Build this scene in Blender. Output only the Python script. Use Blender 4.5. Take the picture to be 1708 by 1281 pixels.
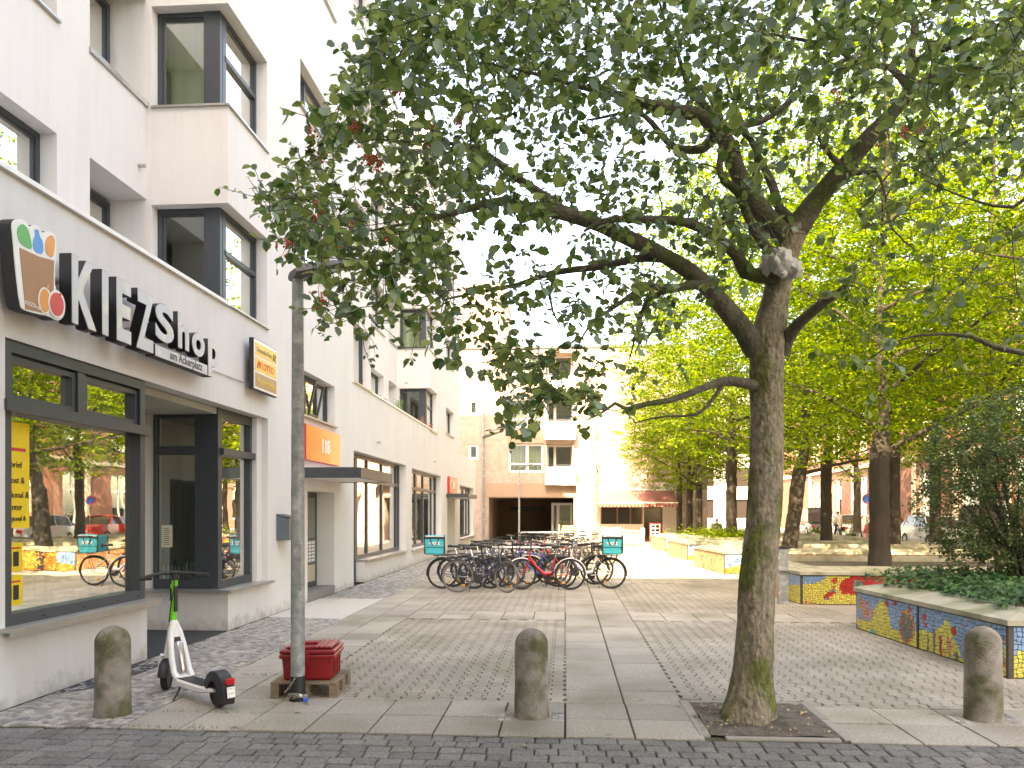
import bpy, math, random
import numpy as np
from mathutils import Vector, Matrix, noise
R=math.radians
for o in list(bpy.data.objects): bpy.data.objects.remove(o)
SC=bpy.context.scene; COL=SC.collection

# ---------------------------------------------------------------- camera, sky, sun, exposure
FPX=1300.0; TH=math.atan(89/FPX); CH=1.7
cd=bpy.data.cameras.new('camera'); cam=bpy.data.objects.new('camera',cd); COL.objects.link(cam)
cam.location=(0,0,CH); cam.rotation_euler=(R(90),0,TH)
cd.sensor_width=36; cd.lens=36*FPX/1708; cd.shift_y=212.5/1708; cd.clip_end=600; cd.clip_start=.05
SC.camera=cam
SUN_EL=R(40); SUN_AZ=R(197)      # azimuth of the sun clockwise from +Y: behind the camera, a little to the left
w=bpy.data.worlds.new('World'); SC.world=w; w.use_nodes=True
nt=w.node_tree; bgn=nt.nodes['Background']; sky=nt.nodes.new('ShaderNodeTexSky'); sky.sky_type='NISHITA'
sky.sun_disc=False; sky.sun_elevation=SUN_EL; sky.sun_rotation=SUN_AZ; sky.dust_density=2.5; sky.air_density=1.0; sky.ozone_density=1.0
nt.links.new(sky.outputs[0],bgn.inputs[0]); bgn.inputs[1].default_value=.15
sd=bpy.data.lights.new('sun','SUN'); sd.energy=2.6; sd.angle=R(.6); sd.color=(1,.93,.80)
so=bpy.data.objects.new('sun',sd); COL.objects.link(so)
sv=Vector((math.sin(SUN_AZ)*math.cos(SUN_EL),math.cos(SUN_AZ)*math.cos(SUN_EL),math.sin(SUN_EL)))
so.rotation_euler=sv.to_track_quat('Z','Y').to_euler(); so.location=(-8,-20,40)
SC.view_settings.view_transform='Standard'; SC.view_settings.look='None'; SC.view_settings.gamma=1
SC.view_settings.exposure=3.38
SC.view_settings.use_white_balance=True; SC.view_settings.white_balance_temperature=9800; SC.view_settings.white_balance_tint=16
SC.render.engine='CYCLES'
SC.cycles.max_bounces=8; SC.cycles.transparent_max_bounces=12; SC.cycles.diffuse_bounces=4

# ---------------------------------------------------------------- helpers
cT,sT=math.cos(TH),math.sin(TH)
def ray(px,py): 
    a=(px-854)/FPX; return a*cT-sT, a*sT+cT, (853-py)/FPX
def at(px,py,Y):                 # world point at street distance Y that lies in direction px,py
    x,y,z=ray(px,py); d=Y/y; return Vector((x*d,Y,CH+z*d))
def onwall(px,py,X):
    x,y,z=ray(px,py); d=X/x; return Vector((X,y*d,CH+z*d))
def onground(px,py,z0=0):
    x,y,z=ray(px,py); d=(z0-CH)/z; return Vector((x*d,y*d,z0))

def tag(o,label=None,cat=None,group=None,kind=None):
    if label: o['label']=label
    if cat: o['category']=cat
    if group: o['group']=group
    if kind: o['kind']=kind
    return o
def thing(name,label,cat,loc=(0,0,0),rz=0,group=None):
    o=bpy.data.objects.new(name,None); COL.objects.link(o); o.location=loc; o.rotation_euler=(0,0,rz)
    o.empty_display_size=.1
    return tag(o,label,cat,group)
def copy_tree(o,parent=None):
    c=o.copy(); COL.objects.link(c)
    if parent: c.parent=parent
    for ch in o.children: copy_tree(ch,c)
    return c

class MB:
    def __init__(s): s.v=[];s.f=[];s.m=[];s.k=0
    def face(s,pts):
        b=len(s.v); s.v+= [tuple(p) for p in pts]; s.f.append(tuple(range(b,b+len(pts)))); s.m.append(s.k)
    def raw(s,vs,fs):
        b=len(s.v); s.v+=[tuple(p) for p in vs]; s.f+=[tuple(i+b for i in f) for f in fs]; s.m+=[s.k]*len(fs); return s
    def hexa(s,c8):
        return s.raw(c8,[(0,3,2,1),(4,5,6,7),(0,1,5,4),(1,2,6,5),(2,3,7,6),(3,0,4,7)])
    def box(s,x0,x1,y0,y1,z0,z1,T=None):
        c=[(x0,y0,z0),(x1,y0,z0),(x1,y1,z0),(x0,y1,z0),(x0,y0,z1),(x1,y0,z1),(x1,y1,z1),(x0,y1,z1)]
        if T: c=[T(*p) for p in c]
        return s.hexa(c)
    def bbox(s,x0,x1,y0,y1,z0,z1,b=.01,T=None):     # bevelled box
        P=[]; 
        for (sz,zi,zo) in ((0,z0,z0+b),(1,z1,z1-b)):
            r1=[(x0+b,y0+b),(x1-b,y0+b),(x1-b,y1-b),(x0+b,y1-b)]
            P.append([(x,y,zi) for x,y in r1])
            P.append([(x0+b,y0,zo),(x1-b,y0,zo),(x1,y0+b,zo),(x1,y1-b,zo),(x1-b,y1,zo),(x0+b,y1,zo),(x0,y1-b,zo),(x0,y0+b,zo)])
        vs=P[0]+P[1]+P[2]+P[3]
        if T: vs=[T(*p) for p in vs]
        fs=[(3,2,1,0),(12,13,14,15)]
        lo=list(range(4,12)); hi=list(range(16,24))
        for i in range(8):
            j=(i+1)%8; fs.append((lo[i],lo[j],hi[j],hi[i]))
        for base,ring,fl in ((0,lo,1),(12,hi,0)):
            for q in range(4):
                a=ring[2*q]; b2=ring[2*q+1]; c=ring[(2*q+7)%8]; n=base+q; n2=base+(q+1)%4
                f1=(a,b2,n2,n); f2=(c,a,n)
                fs.append(f1[::-1] if fl else f1); fs.append(f2[::-1] if fl else f2)
        return s.raw(vs,fs)
    def prism(s,poly,h0,h1,T=None,cap=True):
        n=len(poly); vs=[(p[0],p[1],h0) for p in poly]+[(p[0],p[1],h1) for p in poly]
        if T: vs=[T(*p) for p in vs]
        fs=[(i,(i+1)%n,n+(i+1)%n,n+i) for i in range(n)]
        if cap: fs+= [tuple(range(n-1,-1,-1)),tuple(range(n,2*n))]
        return s.raw(vs,fs)
    def tube(s,pts,rad,n=8,cap=True,T=None,tw=1.0):
        pts=[Vector(p) for p in pts]; N=len(pts)
        if not hasattr(rad,'__len__'): rad=[rad]*N
        vs=[];up=None
        for i,p in enumerate(pts):
            t=(pts[min(i+1,N-1)]-pts[max(i-1,0)]); 
            if t.length<1e-9: t=Vector((0,0,1))
            t.normalize()
            if up is None:
                up=Vector((0,0,1)) if abs(t.z)<.9 else Vector((1,0,0))
            a=t.cross(up); 
            if a.length<1e-4: a=t.cross(Vector((0,1,0)))
            a.normalize(); b=a.cross(t).normalized(); up=b
            for k in range(n):
                an=2*math.pi*k/n; q=p+(a*math.cos(an)*tw+b*math.sin(an))*rad[i]
                vs.append(T(*q) if T else tuple(q))
        fs=[]
        for i in range(N-1):
            for k in range(n):
                k2=(k+1)%n; fs.append((i*n+k,i*n+k2,(i+1)*n+k2,(i+1)*n+k))
        if cap: fs+=[tuple(range(n-1,-1,-1)),tuple(range((N-1)*n,N*n))]
        return s.raw(vs,fs)
    def lathe(s,prof,n=24,c=(0,0,0),T=None,close=False):
        vs=[]
        for r,z in prof:
            for k in range(n):
                a=2*math.pi*k/n; q=(c[0]+r*math.cos(a),c[1]+r*math.sin(a),c[2]+z); vs.append(T(*q) if T else q)
        fs=[];N=len(prof)
        for i in range(N-1 if not close else N):
            j=(i+1)%N
            for k in range(n):
                k2=(k+1)%n; fs.append((i*n+k,i*n+k2,j*n+k2,j*n+k))
        if not close: fs+=[tuple(range(n-1,-1,-1)),tuple(range((N-1)*n,N*n))]
        return s.raw(vs,fs)
    def ball(s,c,r,n=8,m=6,sz=1,T=None):
        pr=[(r*math.sin(math.pi*(i+.02)/(m+.04)),-r*sz*math.cos(math.pi*(i+.02)/(m+.04))) for i in range(m+1)]
        return s.lathe(pr,n,c,T)
    def build(s,name,mats,parent=None,smooth=False,loc=None):
        me=bpy.data.meshes.new(name); me.from_pydata(s.v,[],s.f)
        if not isinstance(mats,(list,tuple)): mats=[mats]
        for m in mats: me.materials.append(m)
        if len(mats)>1: me.polygons.foreach_set('material_index',s.m)
        if smooth:
            me.polygons.foreach_set('use_smooth',[True]*len(s.f))
            try: me.set_sharp_from_angle(angle=R(40))
            except Exception: pass
        me.update()
        o=bpy.data.objects.new(name,me); COL.objects.link(o)
        if parent: o.parent=parent
        if loc: o.location=loc
        return o
def struct(mb,name,mats,**k):
    return tag(mb.build(name,mats,**k),kind='structure')

# ---------------------------------------------------------------- materials
def nmat(name):
    m=bpy.data.materials.new(name); m.use_nodes=True; t=m.node_tree; return m,t,t.nodes['Principled BSDF']
def mat(name,col,rough=.6,var=.12,scale=6,bump=.0,bscale=80,metal=0,island=0,col2=None,c2scale=2,c2lo=.5,c2hi=.65,spec=.5,coat=0,stretch=None,objrand=0):
    m,t,b=nmat(name); N=t.nodes; L=t.links
    tc=N.new('ShaderNodeTexCoord'); src=tc.outputs['Object']
    if stretch:
        mp=N.new('ShaderNodeMapping'); mp.inputs['Scale'].default_value=stretch; L.new(src,mp.inputs[0]); src=mp.outputs[0]
    no=N.new('ShaderNodeTexNoise'); no.inputs['Scale'].default_value=scale; no.inputs['Detail'].default_value=8; no.inputs['Roughness'].default_value=.65
    L.new(src,no.inputs['Vector'])
    mr=N.new('ShaderNodeMapRange'); mr.inputs[1].default_value=.3; mr.inputs[2].default_value=.7; mr.inputs[3].default_value=1-var; mr.inputs[4].default_value=1+var
    L.new(no.outputs[0],mr.inputs[0]); fac=mr.outputs[0]
    if island or objrand:
        if island: g=N.new('ShaderNodeNewGeometry'); o=g.outputs['Random Per Island']; iv=island
        else: g=N.new('ShaderNodeObjectInfo'); o=g.outputs['Random']; iv=objrand
        m2=N.new('ShaderNodeMapRange'); m2.inputs[3].default_value=1-iv; m2.inputs[4].default_value=1+iv; L.new(o,m2.inputs[0])
        mm=N.new('ShaderNodeMath'); mm.operation='MULTIPLY'; L.new(fac,mm.inputs[0]); L.new(m2.outputs[0],mm.inputs[1]); fac=mm.outputs[0]
    base=None
    if col2:
        n2=N.new('ShaderNodeTexNoise'); n2.inputs['Scale'].default_value=c2scale; n2.inputs['Detail'].default_value=6; L.new(src,n2.inputs['Vector'])
        r2=N.new('ShaderNodeMapRange'); r2.inputs[1].default_value=c2lo; r2.inputs[2].default_value=c2hi; L.new(n2.outputs[0],r2.inputs[0])
        mx=N.new('ShaderNodeMix'); mx.data_type='RGBA'; mx.inputs[6].default_value=(*col,1); mx.inputs[7].default_value=(*col2,1); L.new(r2.outputs[0],mx.inputs[0]); base=mx.outputs[2]
    vm=N.new('ShaderNodeVectorMath'); vm.operation='SCALE'
    if base: L.new(base,vm.inputs[0])
    else: vm.inputs[0].default_value=col
    L.new(fac,vm.inputs['Scale']); L.new(vm.outputs[0],b.inputs['Base Color'])
    b.inputs['Roughness'].default_value=rough; b.inputs['Metallic'].default_value=metal
    b.inputs['Specular IOR Level'].default_value=spec; b.inputs['Coat Weight'].default_value=coat
    if bump:
        nb=N.new('ShaderNodeTexNoise'); nb.inputs['Scale'].default_value=bscale; nb.inputs['Detail'].default_value=6; L.new(src,nb.inputs['Vector'])
        bp=N.new('ShaderNodeBump'); bp.inputs['Strength'].default_value=bump; bp.inputs['Distance'].default_value=.01; L.new(nb.outputs[0],bp.inputs['Height']); L.new(bp.outputs[0],b.inputs['Normal'])
    if name in('concrete_slab','interlocking_concrete'):
        vo=N.new('ShaderNodeTexVoronoi'); vo.inputs['Scale'].default_value=2.6; L.new(tc.outputs['Object'],vo.inputs['Vector'])
        g1=N.new('ShaderNodeMapRange'); g1.inputs[1].default_value=.045; g1.inputs[2].default_value=.075; g1.inputs[3].default_value=.62; g1.inputs[4].default_value=1; L.new(vo.outputs['Distance'],g1.inputs[0])
        n3=N.new('ShaderNodeTexNoise'); n3.inputs['Scale'].default_value=.55; n3.inputs['Detail'].default_value=9; n3.inputs['Roughness'].default_value=.72; L.new(tc.outputs['Object'],n3.inputs['Vector'])
        g2=N.new('ShaderNodeMapRange'); g2.inputs[1].default_value=.35; g2.inputs[2].default_value=.65; g2.inputs[3].default_value=.80; g2.inputs[4].default_value=1.14; L.new(n3.outputs[0],g2.inputs[0])
        q1=N.new('ShaderNodeMath'); q1.operation='MULTIPLY'; L.new(g1.outputs[0],q1.inputs[0]); L.new(g2.outputs[0],q1.inputs[1])
        v2=N.new('ShaderNodeVectorMath'); v2.operation='SCALE'; L.new(vm.outputs[0],v2.inputs[0]); L.new(q1.outputs[0],v2.inputs['Scale']); L.new(v2.outputs[0],b.inputs['Base Color'])
    return m
def leafmat(name,col,col2,trans=.5,rough=.55,var=.35):
    m,t,b=nmat(name); N=t.nodes; L=t.links
    g=N.new('ShaderNodeNewGeometry'); cr=N.new('ShaderNodeValToRGB')
    cr.color_ramp.elements[0].color=(*col,1); cr.color_ramp.elements[1].color=(*col2,1)
    L.new(g.outputs['Random Per Island'],cr.inputs[0]); L.new(cr.outputs[0],b.inputs['Base Color']); b.inputs['Roughness'].default_value=rough
    b.inputs['Specular IOR Level'].default_value=.35
    tr=N.new('ShaderNodeBsdfTranslucent'); L.new(cr.outputs[0],tr.inputs[0]); mx=N.new('ShaderNodeMixShader'); mx.inputs[0].default_value=trans
    L.new(b.outputs[0],mx.inputs[1]); L.new(tr.outputs[0],mx.inputs[2]); L.new(mx.outputs[0],t.nodes['Material Output'].inputs[0])
    return m
def glassmat(name,tint=(.85,.9,.88),refl=1.0,base=.08):
    m=bpy.data.materials.new(name); m.use_nodes=True; t=m.node_tree; N=t.nodes; L=t.links; N.remove(N['Principled BSDF'])
    tr=N.new('ShaderNodeBsdfTransparent'); tr.inputs[0].default_value=(*tint,1)
    gl=N.new('ShaderNodeBsdfGlossy'); gl.inputs['Roughness'].default_value=.006; gl.inputs[0].default_value=(.97,.97,.95,1)
    tc=N.new('ShaderNodeTexCoord'); no=N.new('ShaderNodeTexNoise'); no.inputs['Scale'].default_value=1.3; L.new(tc.outputs['Object'],no.inputs[0])
    bp=N.new('ShaderNodeBump'); bp.inputs['Strength'].default_value=.035; bp.inputs['Distance'].default_value=.05; L.new(no.outputs[0],bp.inputs['Height']); L.new(bp.outputs[0],gl.inputs['Normal'])
    fr=N.new('ShaderNodeFresnel'); fr.inputs[0].default_value=1.52
    mr=N.new('ShaderNodeMapRange'); mr.inputs[1].default_value=.04; mr.inputs[2].default_value=.6; mr.inputs[3].default_value=base; mr.inputs[4].default_value=refl; L.new(fr.outputs[0],mr.inputs[0])
    mx=N.new('ShaderNodeMixShader'); L.new(mr.outputs[0],mx.inputs[0]); L.new(tr.outputs[0],mx.inputs[1]); L.new(gl.outputs[0],mx.inputs[2]); L.new(mx.outputs[0],N['Material Output'].inputs[0])
    return m
def brickmat(name,c1,c2,mortar,scale,axis='yz',bw=.24,bh=.075,ms=.008,rough=.85,bump=.4):
    m,t,b=nmat(name); N=t.nodes; L=t.links
    tc=N.new('ShaderNodeTexCoord'); sp=N.new('ShaderNodeSeparateXYZ'); L.new(tc.outputs['Object'],sp.inputs[0]); cb=N.new('ShaderNodeCombineXYZ')
    L.new(sp.outputs['XYZ'.index(axis[0].upper())],cb.inputs[0]); L.new(sp.outputs['XYZ'.index(axis[1].upper())],cb.inputs[1])
    br=N.new('ShaderNodeTexBrick'); br.inputs['Color1'].default_value=(*c1,1); br.inputs['Color2'].default_value=(*c2,1); br.inputs['Mortar'].default_value=(*mortar,1)
    br.inputs['Scale'].default_value=scale; br.inputs['Brick Width'].default_value=bw; br.inputs['Row Height'].default_value=bh; br.inputs['Mortar Size'].default_value=ms
    L.new(cb.outputs[0],br.inputs[0])
    no=N.new('ShaderNodeTexNoise'); no.inputs['Scale'].default_value=3; no.inputs['Detail'].default_value=8; L.new(tc.outputs['Object'],no.inputs[0])
    mr=N.new('ShaderNodeMapRange'); mr.inputs[1].default_value=.3; mr.inputs[2].default_value=.7; mr.inputs[3].default_value=.82; mr.inputs[4].default_value=1.15; L.new(no.outputs[0],mr.inputs[0])
    vm=N.new('ShaderNodeVectorMath'); vm.operation='SCALE'; L.new(br.outputs[0],vm.inputs[0]); L.new(mr.outputs[0],vm.inputs['Scale']); L.new(vm.outputs[0],b.inputs['Base Color'])
    bp=N.new('ShaderNodeBump'); bp.invert=True; bp.inputs['Strength'].default_value=bump; bp.inputs['Distance'].default_value=.01; L.new(br.outputs['Fac'],bp.inputs['Height']); L.new(bp.outputs[0],b.inputs['Normal'])
    b.inputs['Roughness'].default_value=rough
    return m
def stuccomat():
    m=mat('white_stucco',(.655,.64,.622),.9,.035,1.2,.55,150,spec=.2)
    t=m.node_tree; N=t.nodes; L=t.links; b=N['Principled BSDF']
    src=b.inputs['Base Color'].links[0].from_socket
    tc=N.new('ShaderNodeTexCoord'); mp=N.new('ShaderNodeMapping'); mp.inputs['Scale'].default_value=(3.2,3.2,.22); L.new(tc.outputs['Object'],mp.inputs[0])
    ns=N.new('ShaderNodeTexNoise'); ns.inputs['Scale'].default_value=1.6; ns.inputs['Detail'].default_value=9; ns.inputs['Roughness'].default_value=.7; L.new(mp.outputs[0],ns.inputs[0])
    rs=N.new('ShaderNodeMapRange'); rs.inputs[1].default_value=.45; rs.inputs[2].default_value=.75; rs.inputs[3].default_value=0; rs.inputs[4].default_value=.30; L.new(ns.outputs[0],rs.inputs[0])
    ms=N.new('ShaderNodeMix'); ms.data_type='RGBA'; L.new(rs.outputs[0],ms.inputs[0]); L.new(src,ms.inputs[6]); ms.inputs[7].default_value=(.50,.48,.44,1); src=ms.outputs[2]
    # grime splashes near the pavement
    sp=N.new('ShaderNodeSeparateXYZ'); L.new(tc.outputs['Object'],sp.inputs[0])
    no=N.new('ShaderNodeTexNoise'); no.inputs['Scale'].default_value=5; no.inputs['Detail'].default_value=9; no.inputs['Roughness'].default_value=.7; L.new(tc.outputs['Object'],no.inputs[0])
    a=N.new('ShaderNodeMapRange'); a.inputs[1].default_value=.02; a.inputs[2].default_value=.35; a.inputs[3].default_value=.30; a.inputs[4].default_value=-.12; L.new(sp.outputs[2],a.inputs[0])
    ad=N.new('ShaderNodeMath'); ad.operation='ADD'; L.new(no.outputs[0],ad.inputs[0]); L.new(a.outputs[0],ad.inputs[1])
    r=N.new('ShaderNodeMapRange'); r.inputs[1].default_value=.62; r.inputs[2].default_value=.9; r.inputs[3].default_value=0; r.inputs[4].default_value=.5; L.new(ad.outputs[0],r.inputs[0])
    mx=N.new('ShaderNodeMix'); mx.data_type='RGBA'; L.new(r.outputs[0],mx.inputs[0]); L.new(src,mx.inputs[6]); mx.inputs[7].default_value=(.22,.19,.15,1); L.new(mx.outputs[2],b.inputs['Base Color'])
    return m
M={}
M['stucco']=stuccomat()
M['anth']=mat('anthracite_metal',(.042,.051,.060),.42,.06,5,spec=.5)
M['steel']=mat('sill_metal',(.42,.41,.39),.38,.12,9,metal=.65)
M['capw']=mat('white_cap_metal',(.72,.70,.67),.45,.05,4)
M['black']=mat('black_plastic',(.018,.018,.020),.5,.1,20)
M['rubber']=mat('tyre_rubber',(.022,.021,.020),.8,.2,30)
M['glass']=glassmat('window_glass',(.80,.86,.83),.75,.13)
M['glass_up']=glassmat('upper_window_glass',(.86,.92,.86),.9,.10)
M['curtain']=mat('pale_curtain',(.62,.65,.48),.9,.08,1.5,stretch=(6,6,.3))
M['curtw']=mat('white_curtain',(.62,.62,.58),.9,.08,2,stretch=(12,12,.3))
M['dark_in']=mat('dark_room',(.06,.055,.05),.9,.3,3)
M['room']=mat('shop_room_paint',(.36,.37,.33),.9,.1,1)
M['white']=mat('white_paint',(.78,.77,.75),.45,.04,4)
M['chrome']=mat('bright_metal',(.62,.62,.60),.25,.1,20,metal=1)
M['galv']=mat('galvanised_steel',(.27,.29,.285),.55,.28,14,metal=.3,bump=.1,bscale=40,col2=(.40,.42,.41),c2scale=9)
M['slab']=mat('concrete_slab',(.39,.355,.305),.92,.30,45,.9,160,island=.12,col2=(.20,.19,.135),c2scale=1.1,c2lo=.44,c2hi=.74)
M['bone']=mat('interlocking_concrete',(.355,.32,.268),.93,.30,50,.9,160,island=.07,col2=(.235,.22,.16),c2scale=.8,c2lo=.44,c2hi=.72)
M['cobble']=mat('mosaic_cobble',(.27,.255,.235),.75,.2,14,.4,120,island=.38,col2=(.34,.31,.26),c2scale=3)
M['setts']=mat('dark_street_setts',(.150,.147,.138),.8,.5,55,1.4,80,island=.20,col2=(.165,.16,.14),c2scale=2)
M['joint']=mat('joint_soil',(.055,.046,.030),1,.4,10,.6,60,col2=(.055,.075,.022),c2scale=3,c2lo=.45,c2hi=.6)
M['soil']=mat('bare_soil',(.12,.098,.078),1,.35,14,1.2,40,col2=(.07,.058,.045),c2scale=5)
M['asphalt']=mat('asphalt',(.12,.117,.11),.9,.2,3,.5,90)
M['plaza']=mat('plaza_concrete',(.31,.285,.25),.93,.15,4,.4,90)
M['stone']=mat('bollard_concrete',(.255,.228,.195),.92,.30,9,1.2,70,col2=(.10,.10,.05),c2scale=3.6,c2lo=.44,c2hi=.58)
M['bark']=mat('rough_bark',(.22,.185,.13),.95,.6,24,2.8,38,col2=(.10,.115,.03),c2scale=4.5,c2lo=.46,c2hi=.60,stretch=(1,1,.6))
M['twig']=mat('twig_bark',(.045,.038,.030),.9,.3,8)
M['bark2']=mat('lime_bark',(.04,.033,.024),.95,.35,7,1.0,25,stretch=(1,1,.3))
M['cap']=mat('planter_cap_concrete',(.33,.315,.24),.8,.22,5,.35,90,col2=(.19,.205,.115),c2scale=2.2,c2lo=.48,c2hi=.66)
M['pale']=mat('pale_bark',(.26,.22,.16),.9,.3,5,.5,25)
def plain(n,c,r=.55,**k):
    if n not in M: M[n]=mat(n,c,r,k.pop('var',.08),k.pop('scale',8),**k)
    return M[n]

# windows and wall panels: f(u,v,w) maps along, up, outwards
def mapbox(mb,f,u0,u1,v0,v1,w0,w1):
    mb.hexa([f(u0,v0,w0),f(u1,v0,w0),f(u1,v0,w1),f(u0,v0,w1),f(u0,v1,w0),f(u1,v1,w0),f(u1,v1,w1),f(u0,v1,w1)])
def panel(mb,f,u0,u1,v0,v1,holes,depth=.2):
    us=sorted(set([u0,u1]+[min(max(x,u0),u1) for h in holes for x in h[:2]])); vs=sorted(set([v0,v1]+[min(max(x,v0),v1) for h in holes for x in h[2:4]]))
    for i in range(len(us)-1):
        for j in range(len(vs)-1):
            cu=(us[i]+us[i+1])/2; cv=(vs[j]+vs[j+1])/2
            if any(h[0]<cu<h[1] and h[2]<cv<h[3] for h in holes): continue
            mb.face([f(us[i],vs[j],0),f(us[i+1],vs[j],0),f(us[i+1],vs[j+1],0),f(us[i],vs[j+1],0)])
    for h in holes:
        a,b,c,d=h[:4]; dp=h[4] if len(h)>4 else depth; sk=h[5] if len(h)>5 else ''
        if 'l' not in sk: mb.face([f(a,c,0),f(a,d,0),f(a,d,-dp),f(a,c,-dp)])
        if 'r' not in sk: mb.face([f(b,c,0),f(b,c,-dp),f(b,d,-dp),f(b,d,0)])
        if 't' not in sk: mb.face([f(a,d,0),f(b,d,0),f(b,d,-dp),f(a,d,-dp)])
        if 'b' not in sk: mb.face([f(a,c,0),f(a,c,-dp),f(b,c,-dp),f(b,c,0)])
def fx(X): return lambda u,v,w:(X+w,u,v)
def fy(Y): return lambda u,v,w:(u,Y-w,v)
def window(par,f,u0,u1,v0,v1,mul=(),tr=(),fw=.07,fm='anth',glass='glass_up',back='curtain',bd=.14,ft=.07,name='window',sash=True):
    mb=MB()
    mapbox(mb,f,u0,u1,v0,v0+fw,0,ft); mapbox(mb,f,u0,u1,v1-fw,v1,0,ft)
    mapbox(mb,f,u0,u0+fw,v0+fw,v1-fw,0,ft); mapbox(mb,f,u1-fw,u1,v0+fw,v1-fw,0,ft)
    for m in mul: mapbox(mb,f,m-fw*.55,m+fw*.55,v0+fw,v1-fw,.004,ft-.004)
    for t_ in tr: mapbox(mb,f,u0+fw,u1-fw,t_-fw*.5,t_+fw*.5,.008,ft+.012)
    if sash:
        ub=[u0+fw]+[m for m in mul]+[u1-fw]
        for i in range(len(ub)-1):
            a=ub[i]+(fw*.55 if i else 0); b=ub[i+1]-(fw*.55 if i<len(ub)-2 else 0); s_=.028
            mapbox(mb,f,a,b,v0+fw,v0+fw+s_,.012,ft-.02); mapbox(mb,f,a,b,v1-fw-s_,v1-fw,.012,ft-.02)
            mapbox(mb,f,a,a+s_,v0+fw+s_,v1-fw-s_,.012,ft-.02); mapbox(mb,f,b-s_,b,v0+fw+s_,v1-fw-s_,.012,ft-.02)
    o=mb.build(name,M[fm],par)
    g=MB(); mapbox(g,f,u0+fw*.6,u1-fw*.6,v0+fw*.6,v1-fw*.6,.022,.030); g.build('pane',M[glass],o)
    if back:
        c=MB()
        n=max(4,int((u1-u0)/.09)); 
        if back in('curtain','curtw'):
            for i in range(n):
                a=u0+(u1-u0)*i/n; b=u0+(u1-u0)*(i+1)/n; wa=-bd-.02*(i%2); wb=-bd-.02*((i+1)%2)
                c.face([f(a,v0,wa),f(b,v0,wb),f(b,v1,wb),f(a,v1,wa)])
            c.build('curtain',M[back],o)
        else:
            mapbox(c,f,u0,u1,v0,v1,-bd-.02,-bd); c.build('room_shade_panel',M[back],o)  # opaque panel, room darkness behind the pane put into its colour
    return o

def text(s,par,T,w=None,h=None,mt=None,ext=.002,name='lettering',bold=0,align='c',spacing=1.0):
    cu=bpy.data.curves.new(name,'FONT'); cu.body=s; cu.extrude=ext; cu.offset=bold; cu.resolution_u=6; cu.space_character=spacing
    to=bpy.data.objects.new(name+'_c',cu); COL.objects.link(to)
    dg=bpy.context.evaluated_depsgraph_get(); dg.update(); me=bpy.data.meshes.new_from_object(to.evaluated_get(dg)); 
    bpy.data.objects.remove(to); bpy.data.curves.remove(cu); me.name=name
    co=np.empty(len(me.vertices)*3); me.vertices.foreach_get('co',co); co=co.reshape(-1,3)
    lo=co.min(0);hi=co.max(0); sz=hi-lo
    sx=(w/sz[0]) if w else None; sy=(h/sz[1]) if h else None
    if sx is None: sx=sy
    if sy is None: sy=sx
    co[:,0]=(co[:,0]-(lo[0]+hi[0])/2)*sx; co[:,1]=(co[:,1]-(lo[1]+hi[1])/2)*sy; co[:,2]-=lo[2]
    out=np.array([T(*p) for p in co]); me.vertices.foreach_set('co',out.ravel()); me.materials.clear(); me.materials.append(mt); me.update()
    o=bpy.data.objects.new(name,me); COL.objects.link(o); o.parent=par
    return o
def TX(X,Y,Z): return lambda a,b,c:(X+c,Y+a,Z+b)       # writing that faces +X
def TY(X,Y,Z): return lambda a,b,c:(X+a,Y-c,Z+b)       # writing that faces -Y

# ---------------------------------------------------------------- ground
rnd=random.Random(3)
g=MB(); g.face([(-250,-120,-.05),(300,-120,-.05),(300,400,-.05),(-250,400,-.05)]); struct(g,'ground',M['asphalt'])
g=MB(); g.face([(-4.9,5.9,-.016),(30,5.9,-.016),(30,70,-.016),(-4.9,70,-.016)]); struct(g,'joint_bed',M['joint'])
g=MB(); g.face([(-40,-20,-.024),(40,-20,-.024),(40,5.9,-.024),(-40,5.9,-.024)]); struct(g,'street_bed',M['joint'])
def stone(mb,poly,z=0,b=.006,d=.02,rx=0,ry=0):
    n=len(poly); cx=sum(p[0] for p in poly)/n; cy=sum(p[1] for p in poly)/n
    vs=[]
    for p in poly:
        dx,dy=p[0]-cx,p[1]-cy; L=math.hypot(dx,dy); k=(L-b*1.4)/L
        vs.append((cx+dx*k,cy+dy*k,z+dx*rx+dy*ry))
    for p in poly: vs.append((p[0],p[1],z-b+(p[0]-cx)*rx+(p[1]-cy)*ry))
    for p in poly: vs.append((p[0],p[1],z-d))
    fs=[tuple(range(n))]
    for i in range(n):
        j=(i+1)%n; fs.append((n+i,n+j,j,i)); fs.append((2*n+i,2*n+j,n+j,n+i))
    mb.raw(vs,fs)
def rect(x0,x1,y0,y1): return [(x0,y0),(x1,y0),(x1,y1),(x0,y1)]
# bands that the interlocking stones leave free
BX=[(0,1.05),(-3.51,-2.53)]; BY=[(5.9,6.95),(12.26,13.22),(18.65,19.6),(25.2,26.2)]
PIT=(1.10,2.07,6.0,7.02)
sl=MB()
def slab(x0,x1,y0,y1,gap=.007):
    if x0<PIT[1] and x1>PIT[0] and y0<PIT[3]-.05 and y1>PIT[2]:
        if x0<PIT[0]-.08: x1=PIT[0]-.09
        elif x1>PIT[1]+.08: x0=PIT[1]+.09
        else: return
    if x1-x0<.06: return
    t=.007 if y0<9 else .003
    stone(sl,rect(x0+gap,x1-gap,y0+gap,y1-gap),rnd.uniform(-.003,.003),.005,.02,rnd.uniform(-t,t),rnd.uniform(-t,t))
for cx0,cx1 in ((0,.52),(.52,1.05),(-3.51,-3.02),(-3.02,-2.53)):
    y=6.95 if cx0>=0 else 5.9
    while y<46:
        h=rnd.choice((.5,.5,.5,.75,.6)); slab(cx0,cx1,y,y+h); y+=h
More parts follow.
